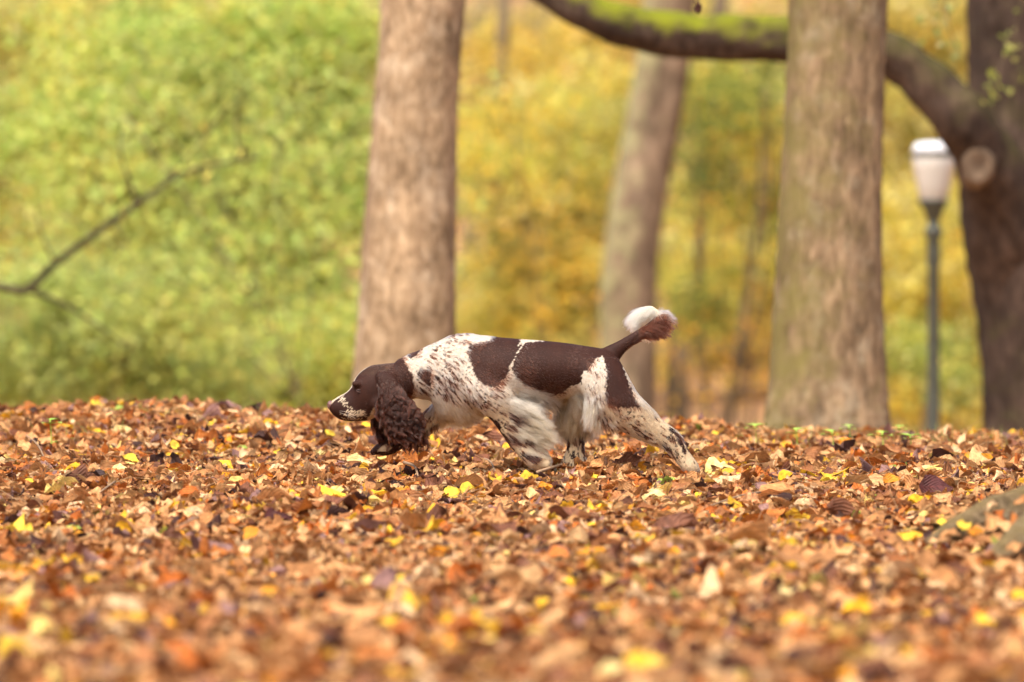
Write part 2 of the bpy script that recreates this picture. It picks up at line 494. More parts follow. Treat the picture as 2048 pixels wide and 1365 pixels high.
def on_ground(px, py, lift=.03):
    """where the sight line of a pixel meets the litter"""
    for d in np.arange(7.0, 20.0, .02):
        p = at(px, py, d)
        if p.z <= gz(p.x, p.y) + lift: return p, d
    p = at(px, py, 19.4)
    return p, 19.4
GOLD, YEL, PALE, ORG, RUST, DARK, MAR, LIME, PEACH = ((.74, .42, .02), (.76, .55, .06), (.78, .64, .28), (.66, .27, .025), (.42, .12, .02),
                                                (.05, .03, .03), (.085, .025, .025), (.48, .58, .12), (.70, .38, .19))
NOTABLE = [(150, 938, GOLD, 55, 0), (245, 947, PALE, 62, 0), (190, 957, DARK, 50, 0), (262, 918, YEL, 40, .3), (350, 890, YEL, 24, .9), (190, 808, YEL, 22, .4),
 (540, 846, GOLD, 30, .2), (485, 842, PEACH, 26, 1.0), (660, 866, YEL, 22, .9), (718, 922, PALE, 52, .4), (250, 858, PALE, 42, .3), (355, 1010, GOLD, 46, .3),
 (248, 1055, GOLD, 30, 1.2), (505, 1070, ORG, 42, .6), (555, 1040, MAR, 56, .4), (40, 1058, YEL, 60, .2), (930, 1150, RUST, 74, 1.1), (810, 1170, YEL, 46, .5),
 (1215, 1215, GOLD, 52, .7), (1300, 943, YEL, 42, .1), (1190, 953, YEL, 22, .5), (1150, 962, ORG, 26, .4), (905, 985, YEL, 40, .7), (935, 978, YEL, 36, 1.1), (800, 985, ORG, 42, .3),
 (1310, 990, PALE, 46, .1), (1440, 936, PALE, 58, .2), (1700, 1100, GOLD, 32, .7), (1840, 1000, GOLD, 50, .4), (1782, 960, ORG, 48, .3), (1660, 957, YEL, 42, .1),
 (1570, 950, GOLD, 36, .5), (1690, 886, ORG, 46, .3), (1850, 940, PALE, 36, .1), (1872, 975, MAR, 62, .8), (1590, 1050, GOLD, 36, .8), (1640, 1062, GOLD, 42, .3),
 (1575, 1180, PALE, 34, .5), (1710, 1215, GOLD, 58, .3), (1300, 1330, YEL, 92, .4), (1222, 1338, PALE, 64, .5), (895, 1240, GOLD, 64, .4), (250, 1240, GOLD, 76, .4),
 (30, 1300, YEL, 66, .4), (1890, 1045, YEL, 40, .3), (1930, 1062, ORG, 40, .3), (740, 1022, GOLD, 40, .5), (870, 1030, GOLD, 40, .3), (60, 965, YEL, 26, .6),
 (640, 905, PALE, 30, .3), (560, 905, YEL, 26, .4), (820, 905, PEACH, 34, .6), (1010, 945, PALE, 30, .4), (1090, 975, ORG, 32, .4), (1500, 1000, PEACH, 40, .5)]
nr = np.random.default_rng(5)
broad = [i for i, k in enumerate(KINDS) if k in (0, 2, 4)]
for (px, py, c, wpx, tl) in NOTABLE:
    p, d = on_ground(px, py, .045)
    leaf_part((p.x, p.y, p.z), wpx * d / PXF * 1.12, nr.choice(broad), nr.uniform(-.5, .5), tl + .25, nr.uniform(-.4, .4), c)

# ------------------------------------------------------------------ trunks
def trunk_mesh(path, radii, ns=48, sub=8, seed=0, ridge=.05, flare=0.0):
    pr = catmull(np.column_stack([np.array([tuple(p) for p in path]), radii]), sub)
    P, R = pr[:, :3], pr[:, 3]
    r = np.random.default_rng(seed)
    ph = r.random(12) * 6.28
    a = np.linspace(0, 2 * np.pi, ns, endpoint=False)
    V = []
    for i in range(len(P)):
        z = P[i, 2]
        k = 1 + ridge * (np.sin(2 * a + ph[0] + z * .5) * .5 + np.sin(3 * a + ph[1] - z * .7) * .4 + .35 * np.sin(7 * a + ph[2] + z * 1.3)
                         + .25 * np.sin(13 * a + ph[3] - z * 2.2) + .3 * np.sin(z * 3 + ph[4] + 2 * a) + .15 * np.sin(21 * a + ph[5] + z * 4))
        k = k + .012 * r.normal(size=ns)
        if flare:
            f = flare * math.exp(-max(0, (z - P[0, 2])) / .25)
            k = k + f * (1 + .6 * np.sin(5 * a + ph[6]))
        V.append(np.column_stack([P[i, 0] + R[i] * k * np.cos(a), P[i, 1] + R[i] * k * np.sin(a), np.full(ns, z)]))
    return np.vstack(V), ring_faces(len(P), ns)

def leaf_quads(centres, size, cols, r):
    """little folded leaves: two triangles each pair sharing the midrib"""
    n = len(centres)
    Q = r.normal(size=(n, 3)); Q /= np.linalg.norm(Q, axis=1)[:, None]
    B = r.normal(size=(n, 3)); B -= (B * Q).sum(1)[:, None] * Q; B /= np.linalg.norm(B, axis=1)[:, None]
    W = np.cross(Q, B)
    s = size[:, None]
    a = centres - Q * s * .5; c = centres + Q * s * .5
    l = centres + B * s * .32 + W * s * .08; rr = centres - B * s * .32 + W * s * .08
    V = np.stack([a, l, c, rr], 1).reshape(-1, 3)
    F = (np.arange(n) * 4)[:, None] + np.array([0, 1, 2, 3])[None]
    return V, F, np.repeat(cols, 4, axis=0)

def crown_mesh(blobs, pal, r, size=.09, clump=.28):
    """blobs: (centre, (rx,ry,rz), leaves); leaves gather in clumps inside each blob"""
    C, K = [], []
    pal = np.array(pal)
    for (c, rad, n) in blobs:
        n = int(n * 1.25)
        nc = max(6, n // 42)
        u = r.normal(size=(nc, 3)); u /= np.linalg.norm(u, axis=1)[:, None]
        cc_ = np.array(tuple(c)) + u * (r.random(nc) ** .45)[:, None] * np.array(rad)
        w = r.integers(0, nc, n)
        p = cc_[w] + r.normal(size=(n, 3)) * clump * np.array([1, 1, .7]) * .55
        base = pal[r.integers(0, len(pal), nc)] * r.uniform(.68, 1.2, nc)[:, None]
        col = .65 * base[w] + .35 * pal[r.integers(0, len(pal), n)]
        col = col * r.uniform(.75, 1.25, n)[:, None]
        C.append(p); K.append(col)
    C = np.vstack(C); K = np.vstack(K)
    V, F, cols = leaf_quads(C, 1.0 * size * r.uniform(.6, 1.5, len(C)), K, r)
    me = mesh_from("crown", V, F, smooth=False)
    color_attr(me, "tint", cols)
    me.materials.append(M_FOLIAGE)
    return me

GREEN = [(.43, .60, .11), (.52, .65, .14), (.35, .50, .11), (.62, .66, .16), (.46, .60, .19), (.68, .66, .17), (.76, .64, .14), (.42, .58, .15), (.55, .64, .22)]
GREENY = [(.54, .60, .09), (.64, .62, .12), (.40, .47, .08), (.74, .62, .12), (.34, .39, .10), (.72, .70, .30)]  # last tint is pale, painting bright gaps among the leaves
YELLOW = [(.74, .63, .11), (.72, .56, .09), (.62, .60, .13), (.82, .70, .18), (.46, .48, .14), (.80, .74, .36)]  # last pale tint stands in for light showing through the crown
OLIVE = [(.54, .53, .13), (.60, .56, .16), (.42, .42, .12), (.54, .46, .17), (.70, .66, .26)]  # last pale tint imitates bright openings in the foliage
ORANGE = [(.76, .48, .10), (.78, .56, .12), (.60, .42, .15), (.70, .60, .14), (.52, .37, .18)]
BROWNY = [(.54, .44, .22), (.62, .52, .22), (.46, .38, .25), (.70, .56, .18), (.42, .35, .22)]
DKGREEN = [(.20, .26, .06), (.30, .36, .07), (.40, .44, .09), (.16, .20, .06)]


M_BARK_TAN = bark_mat("bark_tan", (.15, .104, .058), (.34, .243, .145), (.50, .385, .25), lichen=(.60, .48, .33), zscale=.42, scale=30, bump=1.0)
M_BARK_MOSSY = bark_mat("bark_mossy", (.085, .06, .034), (.225, .158, .092), (.37, .27, .165), moss=(.18, .15, .05), moss_dir=(-.55, -.1, -.1), moss_amt=.40, zscale=.3, scale=28, lichen=(.36, .30, .20), bump=1.0)
M_BARK_DARK = bark_mat("bark_dark", (.028, .019, .014), (.062, .042, .031), (.11, .076, .057), moss=(.20, .22, .012), moss_dir=(0, -.12, 1.1), moss_amt=.20, moss_x=(1.3, 1.95), zscale=.35, scale=20, bump=1.0)
M_BARK_PALE = bark_mat("bark_pale", (.065, .045, .03), (.165, .118, .078), (.28, .21, .145), scale=9, zscale=.4, moss=(.30, .29, .14), moss_dir=(-.8, 0, 0), moss_amt=.2)
M_BARK_FAR = bark_mat("bark_far", (.09, .07, .045), (.16, .125, .08), (.24, .19, .13), scale=8, zscale=.25)

def px_path(pts, d, dz=0):
    return [at(p[0], p[1], d) for p in pts], [p[2] * d / PXF for p in pts]

def tall_tree(label, d, pts, material, seed, top=9.0, flare=.0, ridge=.05, crown=None, pal=None, group=None):
    """pts: (centre px, row, half width px) up the trunk, bottom first; continues above the frame to a crown"""
    path, rad = px_path(pts, d)
    b = path[0]
    g0 = gz(b.x, b.y) - .12
    if b.z > g0 + .05:
        path.insert(0, Vector((b.x, b.y, g0))); rad.insert(0, rad[0] * 1.12)
    dirv = (path[-1] - path[-2]).normalized()
    L = (top - path[-1].z) / max(.4, dirv.z)
    step = (path[-1] - path[-2]).length
    while path[-1].z < top:
        step = min(step * 1.6, 2.0)
        path.append(path[-1] + dirv * step); rad.append(rad[-1] * (1 - .06 * step))
    root = empty("tree", (path[0].x, path[0].y, gz(b.x, b.y)), label, "tree", group)
    v, f = trunk_mesh(path, rad, seed=seed, flare=flare, ridge=ridge)
    link("trunk", mesh_from("trunk", v, f), material, root)
    r = np.random.default_rng(seed)
    tip = path[-1]
    parts = []
    ends = []
    for k in range(6):
        a = k * 1.05 + r.random()
        s = path[-2].lerp(path[-1], r.random())
        e = s + Vector((math.cos(a) * 1.6, math.sin(a) * 1.6, 1.1 + r.random()))
        mid = s.lerp(e, .5) + Vector((0, 0, -.15))
        parts.append(tube([s, mid, e], [rad[-1] * .55, rad[-1] * .35, .02], 8, 4, .1, k)); ends.append(e)
    v, f = merge(parts)
    link("limb", mesh_from("limb", v, f), material, root)
    me = crown_mesh([(e, (1.0, 1.0, .7), 160) for e in ends], pal or OLIVE, r, .10)
    link("crown", me, None, root)
    return root

tall_tree("stout upright tan trunk behind the dog's head with blotchy pale bark", 26.5,
          [(800, 900, 100), (806, 760, 98), (812, 640, 95), (817, 480, 91), (824, 330, 86), (832, 180, 82), (841, 60, 81), (846, -40, 82)], M_BARK_TAN, 3, ridge=.05)
tall_tree("mossy brown trunk with flared base right of the dog's hind leg", 24.2,
          [(1655, 885, 132), (1655, 835, 122), (1656, 740, 112), (1657, 600, 106), (1660, 430, 101), (1666, 260, 98), (1672, 100, 96), (1676, -40, 97)], M_BARK_MOSSY, 11, ridge=.045)
tall_tree("pale blurred trunk leaning right behind the dog's raised tail", 54,
          [(1256, 860, 62), (1258, 740, 58), (1260, 560, 57), (1278, 400, 56), (1303, 260, 55), (1322, 140, 54), (1338, 0, 54), (1348, -80, 54)], M_BARK_PALE, 5, pal=OLIVE, ridge=.06)
tall_tree("thin dark trunk just right of the pale leaning trunk", 64,
          [(1352, 860, 26), (1356, 700, 24), (1372, 520, 22), (1392, 380, 20), (1420, 230, 18), (1436, 80, 17), (1444, -60, 16)], M_BARK_FAR, 6, pal=DKGREEN)
tall_tree("slim leaning trunk beside the stout tan trunk", 64,
          [(906, 860, 22), (912, 680, 20), (926, 540, 18), (952, 420, 16), (978, 300, 14), (998, 160, 13), (1010, 0, 12)], M_BARK_FAR, 8, pal=YELLOW)

# dark tree at the right with its big mossy limb
D3 = 30.0
path, rad = px_path([(2130, 900, 165), (2112, 800, 148), (2096, 640, 145), (2074, 480, 146), (2066, 360, 146), (2072, 240, 140), (2082, 120, 146), (2088, -30, 158), (2090, -200, 150)], D3)
path = [Vector((path[0].x, path[0].y, gz(path[0].x, path[0].y) - .1))] + path + [path[-1] + Vector((0, 0, q)) for q in (.6, 1.4, 2.6, 4.2, 6)]
rad = [rad[0] * 1.15] + rad + [.38, .36, .33, .27, .2]
dark_tree = empty("tree", (path[0].x, path[0].y, gz(path[0].x, path[0].y)), "big dark brown tree with a long mossy limb reaching left across the top", "tree")
v, f = trunk_mesh(path, rad, seed=15, ridge=.04)
link("trunk", mesh_from("trunk", v, f), M_BARK_DARK, dark_tree)
limb = [(2050, 650, 80), (2024, 505, 86), (2004, 405, 73), (1971, 316, 62), (1922, 240, 55), (1870, 182, 50), (1822, 138, 46), (1776, 106, 44), (1690, 88, 44), (1580, 80, 42), (1480, 76, 41), (1390, 74, 40), (1300, 62, 40), (1220, 44, 36), (1150, 14, 33), (1085, -25, 29), (1020, -75, 24), (960, -130, 16), (900, -170, 5)]
lp = [at(p[0], p[1], D3 - .16 * min(i, 4)) for i, p in enumerate(limb)]
v, f = tube(lp, [p[2] * (1.1 if p[0] < 1700 else 1.0) * D3 / PXF for p in limb], 36, 10, .06, 4)
link("limb", mesh_from("limb", v, f), M_BARK_DARK, dark_tree)
# pale round pruning scar with a cracked middle and a raised rim
sc = at(1957, 332, D3 - .71)
bm = bmesh.new()
rings = [(0, .0), (.35, -.004), (.7, .0), (.92, .012), (1.0, .0), (1.18, -.03)]
NSR = 28
prev = None
for q, (rr, dp) in enumerate(rings):
    if q == 0:
        prev = [bm.verts.new((sc.x, sc.y + .01, sc.z))]
        continue
    cur = []
    for j in range(NSR):
        a = j * 2 * math.pi / NSR
        wob = 1 + .06 * math.sin(3 * a + 1) + .04 * math.sin(7 * a)
        cur.append(bm.verts.new((sc.x + math.cos(a) * .074 * rr * wob, sc.y - dp - .02 + rr * .012, sc.z + math.sin(a) * .094 * rr * wob)))
    for j in range(NSR):
        if q == 1: bm.faces.new((prev[0], cur[j], cur[(j + 1) % NSR]))
        else: bm.faces.new((prev[j], cur[j], cur[(j + 1) % NSR], prev[(j + 1) % NSR]))
    prev = cur
back = [bm.verts.new((vv.co.x, vv.co.y + .22, vv.co.z)) for vv in prev]
for j in range(NSR): bm.faces.new((prev[j], back[j], back[(j + 1) % NSR], prev[(j + 1) % NSR]))
me = bpy.data.meshes.new("pruning_scar"); bm.to_mesh(me); bm.free()
me.polygons.foreach_set("use_smooth", np.ones(len(me.polygons), dtype=bool))
o = link("pruning_scar", me, bark_mat("cut_wood", (.06, .04, .027), (.15, .108, .072), (.21, .155, .105), scale=16, zscale=.4, bump=.2), dark_tree)
o["label"] = "pale oval healed cut on the dark trunk"
r = np.random.default_rng(44)
link("crown", crown_mesh([(path[-1] + Vector((r.normal() * 1.2, r.normal() * 1.2, r.normal() * .6)), (1, 1, .7), 170) for _ in range(6)], OLIVE, r, .1), None, dark_tree)
# leafy green twigs before the dark trunk
def twig_spray(label, d, stems, pal, n, seed, size=.05, woody=.004):
    r = np.random.default_rng(seed)
    root = empty("leafy_twig", at(*stems[0][0], d), label, "twig", "green leafy twigs by the dark trunk")
    ts, pts = [], []
    for st in stems:
        ps = [at(p[0], p[1], d + .05 * i) for i, p in enumerate(st)]
        ts.append(tube(ps, np.linspace(woody, woody * .4, len(ps)), 6, 4))
        c = catmull(np.array([tuple(p) for p in ps]), 12)
        pts.append(c)
    v, f = merge(ts)
    link("stem", mesh_from("stem", v, f), M_BARK_FAR, root)
    P = np.vstack(pts)
    C = P[r.integers(0, len(P), n)] + r.normal(size=(n, 3)) * .035
    pal = np.array(pal)
    V, F, cols = leaf_quads(C, size * r.uniform(.7, 1.3, n), pal[r.integers(0, len(pal), n)], r)
    me = mesh_from("leaves", V, F, False); color_attr(me, "tint", cols); me.materials.append(M_FOLIAGE)
    o = link("leaves", me, None, root)
twig_spray("sparse pale green leafy twig hanging in the fork above the lamp", 28.6, [[(1905, -60), (1890, 10), (1868, 50), (1840, 66)], [(1890, 10), (1900, 60), (1916, 110)]], [(.42, .5, .18), (.3, .38, .10), (.5, .52, .28)], 46, 3)
twig_spray("drooping twig with a few green leaves across the dark trunk", 28.4, [[(2060, -70), (2030, 60), (2000, 130), (1976, 200)], [(2030, 60), (2040, 140), (2030, 190)], [(2000, 130), (1996, 170), (1985, 210)]], [(.36, .42, .08), (.26, .32, .08), (.46, .48, .14)], 30, 8)

# ------------------------------------------------------------------ street lamp
DL = 34.0
S = DL / PXF
lb = at(1867, 860, DL)
lz = gz(lb.x, lb.y)
lamp = empty("street_lamp", (lb.x, lb.y, lz), "old park lamp with white glass lantern on a grey green post", "street lamp")
def lathe(prof, cx, cy, ns=24):
    prof = [(q * (1.09 if z > row(420) else 1), z) for (q, z) in prof]
    V = []
    for (rr, z) in prof:
        a = np.linspace(0, 2 * np.pi, ns, endpoint=False)
        V.append(np.column_stack([cx + rr * np.cos(a), cy + rr * np.sin(a), np.full(ns, z)]))
    return np.vstack(V), ring_faces(len(prof), ns)
def row(py): return CAM_H - (py - 682.5) * S
M_POST = plain_mat("painted_iron", (.058, .062, .046), .5, .4, noise=20)
M_GLASS, nt, b = new_mat("opal_glass")
b.inputs["Base Color"].default_value = (.52, .50, .45, 1); b.inputs["Roughness"].default_value = .25
b.inputs["Subsurface Weight"].default_value = .3; b.inputs["Subsurface Radius"].default_value = (.05, .05, .05)
pr = [(.13, lz - .05), (.13, lz + .10), (.085, lz + .16), (.075, lz + .45), (.055, lz + .5), (.040, lz + .55), (.034, row(535)), (.042, row(528)), (.040, row(500)), (.038, row(478)), (.055, row(470)), (.055, row(460)), (.036, row(452)), (.030, row(440))]
link("post", mesh_from("post", *lathe(pr, lb.x, lb.y)), M_POST, lamp)
pr = [(.03, row(442)), (.045, row(436)), (.055, row(424)), (.072, row(410)), (.085, row(404)), (.080, row(400))]
link("lantern_holder", mesh_from("lantern_holder", *lathe(pr, lb.x, lb.y)), M_POST, lamp)
pr = [(.066, row(403)), (.074, row(399)), (.093, row(370)), (.110, row(340)), (.120, row(318)), (.116, row(314))]
link("glass", mesh_from("glass", *lathe(pr, lb.x, lb.y)), M_GLASS, lamp)
pr = [(.112, row(318)), (.122, row(315)), (.122, row(306)), (.105, row(304))]
link("rim", mesh_from("rim", *lathe(pr, lb.x, lb.y)), plain_mat("weathered_metal", (.10, .10, .085), .5), lamp)
pr = [(.112, row(306)), (.118, row(302)), (.112, row(294)), (.098, row(288)), (.085, row(285.5)), (.04, row(284)), (.003, row(283))]
link("cap", mesh_from("cap", *lathe(pr, lb.x, lb.y)), plain_mat("white_metal", (.78, .82, .86), .4, .5), lamp)

# ------------------------------------------------------------------ woodland behind
def bush(name, label, cat, d, blobs, pal, seed, trunk=None, size=.08, dy=1.0, clump=.28, group=None, bark=None):
    """blobs: (px, row, half width px, half height px, leaves) seen at depth d"""
    r = np.random.default_rng(seed)
    s = d / PXF
    B = [(at(px, py, d + r.normal() * .4), (rx * s, dy, rz * s), n) for (px, py, rx, rz, n) in blobs]
    cx = trunk[0] if trunk else blobs[0][0]
    p0 = at(cx, 900, d)
    z0 = gz(p0.x, p0.y)
    root = empty(name, (p0.x, p0.y, z0), label, cat, group)
    base = Vector((p0.x, p0.y, z0 - .1))
    tubes = []
    rt = (trunk[1] if trunk else 10) * s
    hub = Vector((p0.x, p0.y, z0 + (1.1 if trunk else .3)))
    topmost = max(B, key=lambda q: q[0].z)[0]
    tubes.append(tube([base, hub, hub.lerp(topmost, .6) + Vector((.1, 0, 0)), topmost], [rt * 1.2, rt, rt * .6, .01], 10, 5, .06, seed))
    for (c, rd, n) in B:
        e = c + Vector((0, 0, rd[2] * .3))
        midp = hub.lerp(e, .5) + Vector((r.normal() * .15, r.normal() * .15, .15))
        tubes.append(tube([hub, midp, e], [rt * .5, rt * .3, .008], 7, 5, .06, seed))
        for _ in range(3):
            q = c + Vector((r.normal() * rd[0] * .6, r.normal() * .5, r.normal() * rd[2] * .6))
            tubes.append(tube([midp, midp.lerp(q, .55) + Vector((0, 0, .12)), q], [rt * .22, rt * .14, .005], 6, 4, .05, seed))
    v, f = merge(tubes)
    link("trunk" if trunk else "stem", mesh_from("trunk", v, f), bark or M_BARK_FAR, root)
    link("crown", crown_mesh(B, pal, r, size, clump), None, root)
    return root

# left: light green young trees
bush("young_tree", "bright green leafy tree filling the left half behind the clearing", "tree", 46,
     [(420, 130, 260, 170, 5200), (600, 330, 200, 200, 5200), (380, 420, 260, 180, 5200), (160, 250, 190, 200, 3200), (520, 600, 240, 150, 5000), (620, 90, 160, 130, 3000)], GREEN, 31, (470, 14), .07, .55)
bush("young_tree", "yellowing tree at the far left edge with golden patches", "tree", 51,
     [(-60, 330, 180, 160, 3200), (60, 90, 220, 130, 3000), (-150, 60, 200, 200, 2500), (40, 480, 150, 120, 1800)], YELLOW + GREENY, 32, (-80, 13), .08, .6)
bush("leafy_shrub", "low soft green shrub at the lower left behind the leafy crest", "shrub", 41,
     [(90, 720, 200, 120, 3400), (-150, 700, 200, 170, 3000), (330, 740, 200, 110, 2800), (120, 600, 170, 80, 1500), (300, 610, 140, 80, 1300)], [(.42, .54, .18), (.50, .60, .20), (.56, .62, .16), (.36, .46, .17), (.6, .6, .2), (.58, .62, .22)], 33, None, .065, .5)
bush("leafy_shrub", "low lime green shrub between the lower left shrub and the tan trunk", "shrub", 43,
     [(540, 760, 160, 100, 3600), (660, 720, 110, 110, 2200), (440, 800, 150, 60, 1500)], GREEN + GREENY, 34, None, .065, .5)
bush("sapling", "airy pale green sapling before the left green tree with loosely spread leaves", "sapling", 40,
     [(250, 230, 230, 210, 900), (560, 260, 170, 220, 900), (420, 560, 260, 190, 1100), (640, 520, 90, 200, 500), (120, 470, 170, 150, 500)], GREEN, 131, (600, 4), .055, .5, clump=.8)
bush("sapling", "thin golden sapling with scattered leaves between the tan trunk and the pale leaning trunk", "sapling", 59,
     [(1030, 330, 100, 230, 420), (1150, 420, 90, 260, 420), (1080, 640, 130, 130, 380)], [(.86, .62, .06), (.84, .54, .05), (.78, .68, .14), (.70, .66, .12), (.80, .44, .06)], 132, (1100, 3), .065, .5, clump=.9)
bush("sapling", "sparse amber sapling standing between the dark thin trunk and the mossy trunk", "sapling", 56,
     [(1470, 330, 70, 230, 300), (1500, 650, 60, 150, 260), (1410, 720, 60, 100, 150)], [(.86, .60, .06), (.82, .46, .06), (.74, .38, .08), (.66, .62, .12)], 133, (1480, 3), .065, .4, clump=.8)
# middle: yellow and olive
bush("autumn_tree", "olive yellow autumn tree between the tan trunk and the pale leaning trunk", "tree", 62,
     [(1040, 330, 150, 160, 4200), (1130, 520, 150, 150, 4200), (1000, 620, 130, 150, 3200), (1090, 760, 160, 110, 3000), (1180, 250, 110, 140, 2400)], YELLOW + OLIVE + GREENY, 35, (1060, 10), .085, 1.1)
bush("autumn_tree", "golden tree high up below the mossy limb", "tree", 68,
     [(1200, 120, 130, 120, 2600), (1150, 330, 140, 110, 2400), (1020, 160, 120, 130, 1300), (1290, 40, 120, 90, 1300)], YELLOW + ORANGE, 36, (1180, 9), .09, 1.0)
bush("autumn_tree", "brownish thin crowned tree high behind the tan trunk", "tree", 76,
     [(980, 90, 150, 130, 1900), (900, 220, 140, 130, 1500), (760, 60, 180, 120, 1500), (1080, 30, 120, 100, 1000)], BROWNY, 37, (960, 9), .1, 1.0)
bush("autumn_tree", "yellow green tree between the pale leaning trunk and the mossy trunk", "tree", 58,
     [(1470, 380, 120, 140, 3400), (1430, 560, 110, 120, 2600), (1520, 240, 110, 130, 2400), (1400, 160, 90, 110, 1500), (1560, 520, 110, 130, 2300)], GREENY + YELLOW, 38, (1500, 5), .08, 1.0)
bush("leafy_shrub", "dark green hanging foliage beside the dark thin trunk", "shrub", 56,
     [(1430, 220, 55, 110, 420), (1405, 330, 45, 90, 260), (1380, 640, 60, 110, 320), (1530, 160, 40, 90, 200)], DKGREEN, 39, None, .08, .4)
bush("autumn_tree", "amber tree low behind the dog's rump", "tree", 72,
     [(1480, 620, 120, 80, 1600), (1380, 700, 110, 70, 1000), (1560, 680, 90, 90, 1000)], ORANGE + YELLOW, 40, (1480, 5), .09, .8)
# right: between mossy trunk and dark trunk
bush("autumn_tree", "bright yellow tree behind the street lamp", "tree", 56,
     [(1840, 560, 130, 100, 3000), (1790, 700, 120, 110, 3000), (1900, 720, 120, 110, 3000), (1830, 440, 110, 90, 1900), (1870, 810, 150, 60, 1800)], YELLOW + [(.68, .42, .03), (.5, .46, .05)], 41, (1840, 10), .08, 1.0)
bush("leafy_shrub", "small green shrub in front of the yellow tree by the lamp post", "shrub", 48,
     [(1830, 700, 70, 50, 650), (1915, 760, 50, 70, 450)], DKGREEN + GREENY, 42, None, .07, .5)
bush("autumn_tree", "olive gold tree above the lamp and behind the limb fork", "tree", 66,
     [(1830, 240, 130, 120, 2600), (1760, 60, 150, 110, 2400), (1880, 60, 130, 120, 2400), (1800, 370, 110, 90, 1600), (2000, 300, 160, 200, 2000)], YELLOW + OLIVE + ORANGE, 43, (1830, 9), .09, 1.0)
# farther trees up the slope, also to either side of the view
for k, (px, pal, lab) in enumerate([(250, GREENY, "pale green tree up the far slope at the left"), (640, YELLOW, "yellow tree up the far slope left of the tan trunk"),
                                    (1020, BROWNY, "brown tree up the far slope above the dog's back"), (1420, OLIVE, "olive tree up the far slope above the dog's tail"),
                                    (1760, ORANGE, "orange tree up the far slope behind the mossy trunk"), (2150, YELLOW, "yellow tree up the far slope at the right edge")]):
    bush("autumn_tree", lab, "tree", 84 + 5 * (k % 3), [(px + q * 130 - 130, py, 170, 130, 900) for q in range(3) for py in (60, 260, 460)], pal, 60 + k, (px, 12), .12, 1.2)
for k, (px, pal, lab) in enumerate([(-500, GREENY, "yellow green tree beyond the left edge"), (2500, YELLOW, "yellow tree beyond the right edge")]):
    bush("autumn_tree", lab, "tree", 55, [(px + q * 200 - 200, py, 220, 160, 1500) for q in range(3) for py in (80, 380, 680)], pal, 80 + k, (px, 14), .1, 1.4)

# slender tree off the left edge whose dark branch reaches into view
DB = 33.0
b0 = at(-260, 900, DB)
sl = empty("tree", (b0.x, b0.y, gz(b0.x, b0.y)), "slender tree whose dark bare branch slants up across the green at the left", "tree")
v, f = trunk_mesh([(b0.x, b0.y, gz(b0.x, b0.y) - .1), tuple(at(-255, 700, DB)), tuple(at(-250, 300, DB)), tuple(at(-240, -200, DB)), tuple(at(-230, -900, DB))], [.12, .10, .09, .075, .04], 24, 8, 9)
link("trunk", mesh_from("trunk", v, f), M_BARK_FAR, sl)
bp1 = [(-250, 560, 16), (-120, 570, 12), (0, 574, 10), (52, 580, 10), (110, 528, 9), (190, 468, 8), (270, 412, 8), (320, 376, 6), (370, 345, 5), (440, 328, 4), (520, 316, 2.5)]
v, f = merge([tube([at(p[0], p[1], DB) for p in bp1], [p[2] * .85 * DB / PXF for p in bp1], 10, 5, .06, 2),
              tube([at(*p, DB) for p in [(275, 410), (262, 370), (240, 300), (245, 240)]], [.014, .010, .007, .003], 8, 4, .05, 3),
              tube([at(*p, DB) for p in [(55, 580), (110, 600), (180, 640), (260, 700)]], [.016, .012, .008, .003], 8, 4, .05, 4),
              tube([at(*p, DB) for p in [(470, 325), (490, 300), (474, 285), (474, 180)]], [.010, .009, .007, .003], 8, 4, .05, 5),
              tube([at(*p, DB + .5) for p in [(320, 376), (390, 300), (450, 220), (520, 160)]], [.008, .006, .005, .002], 8, 4, .06, 8),
              tube([at(*p, DB + .5) for p in [(110, 528), (80, 460), (70, 400)]], [.010, .006, .002], 8, 4, .06, 9)])
link("branch", mesh_from("branch", v, f), bark_mat('bark_branch', (.03, .026, .014), (.055, .046, .026), (.09, .075, .042), scale=14), sl)
r = np.random.default_rng(3)
link("crown", crown_mesh([(at(300, 300, DB), (.6, .3, .3), 60), (at(120, 420, DB), (.5, .3, .3), 40), (at(430, 240, DB), (.5, .3, .4), 60), (at(-200, 0, DB), (.6, .6, .8), 500)], GREEN, r, .045, .3), None, sl)
o = tube([at(150, 95, 38), at(200, 85, 38), at(260, 60, 38)], [.02, .03, .012], 8, 4, .06, 5)

# ------------------------------------------------------------------ mossy root at the right
p1, dr = on_ground(1990, 1040, .0)
rt = at(2420, 900, 14.6)
mroot = empty("tree", (rt.x, rt.y, gz(rt.x, rt.y)), "tree beyond the right edge whose mossy roots bulge out of the leaves", "tree")
v, f = trunk_mesh([(rt.x, rt.y, gz(rt.x, rt.y) - .15), (rt.x, rt.y, .35), (rt.x, rt.y, 1.4), (rt.x + .05, rt.y, 3.5), (rt.x + .1, rt.y, 6)], [.36, .27, .24, .21, .16], 40, 8, 77, flare=.35)
M_ROOT = bark_mat("root_moss", (.07, .05, .03), (.18, .13, .07), (.30, .22, .13), scale=30, zscale=1.0, moss=(.19, .135, .05), moss_amt=-.15, bump=1.0, lichen=(.30, .24, .15))
link("trunk", mesh_from("trunk", v, f), M_BARK_MOSSY, mroot)
def root_tube(pts, seed):
    ps, rs = [], []
    for (px, py, hp, d) in pts:
        ps.append(at(px + 34, py - 20, d)); rs.append(hp * d / PXF)
    return tube(ps, rs, 28, 8, .15, seed)
R1 = [(2420, 890, 150, 14.5), (2240, 975, 90, 14.3), (2120, 1018, 60, 14.1), (2040, 1034, 48, 14.0), (1965, 1052, 40, 13.9), (1905, 1070, 30, 13.8), (1860, 1086, 18, 13.75), (1820, 1104, 6, 13.7)]
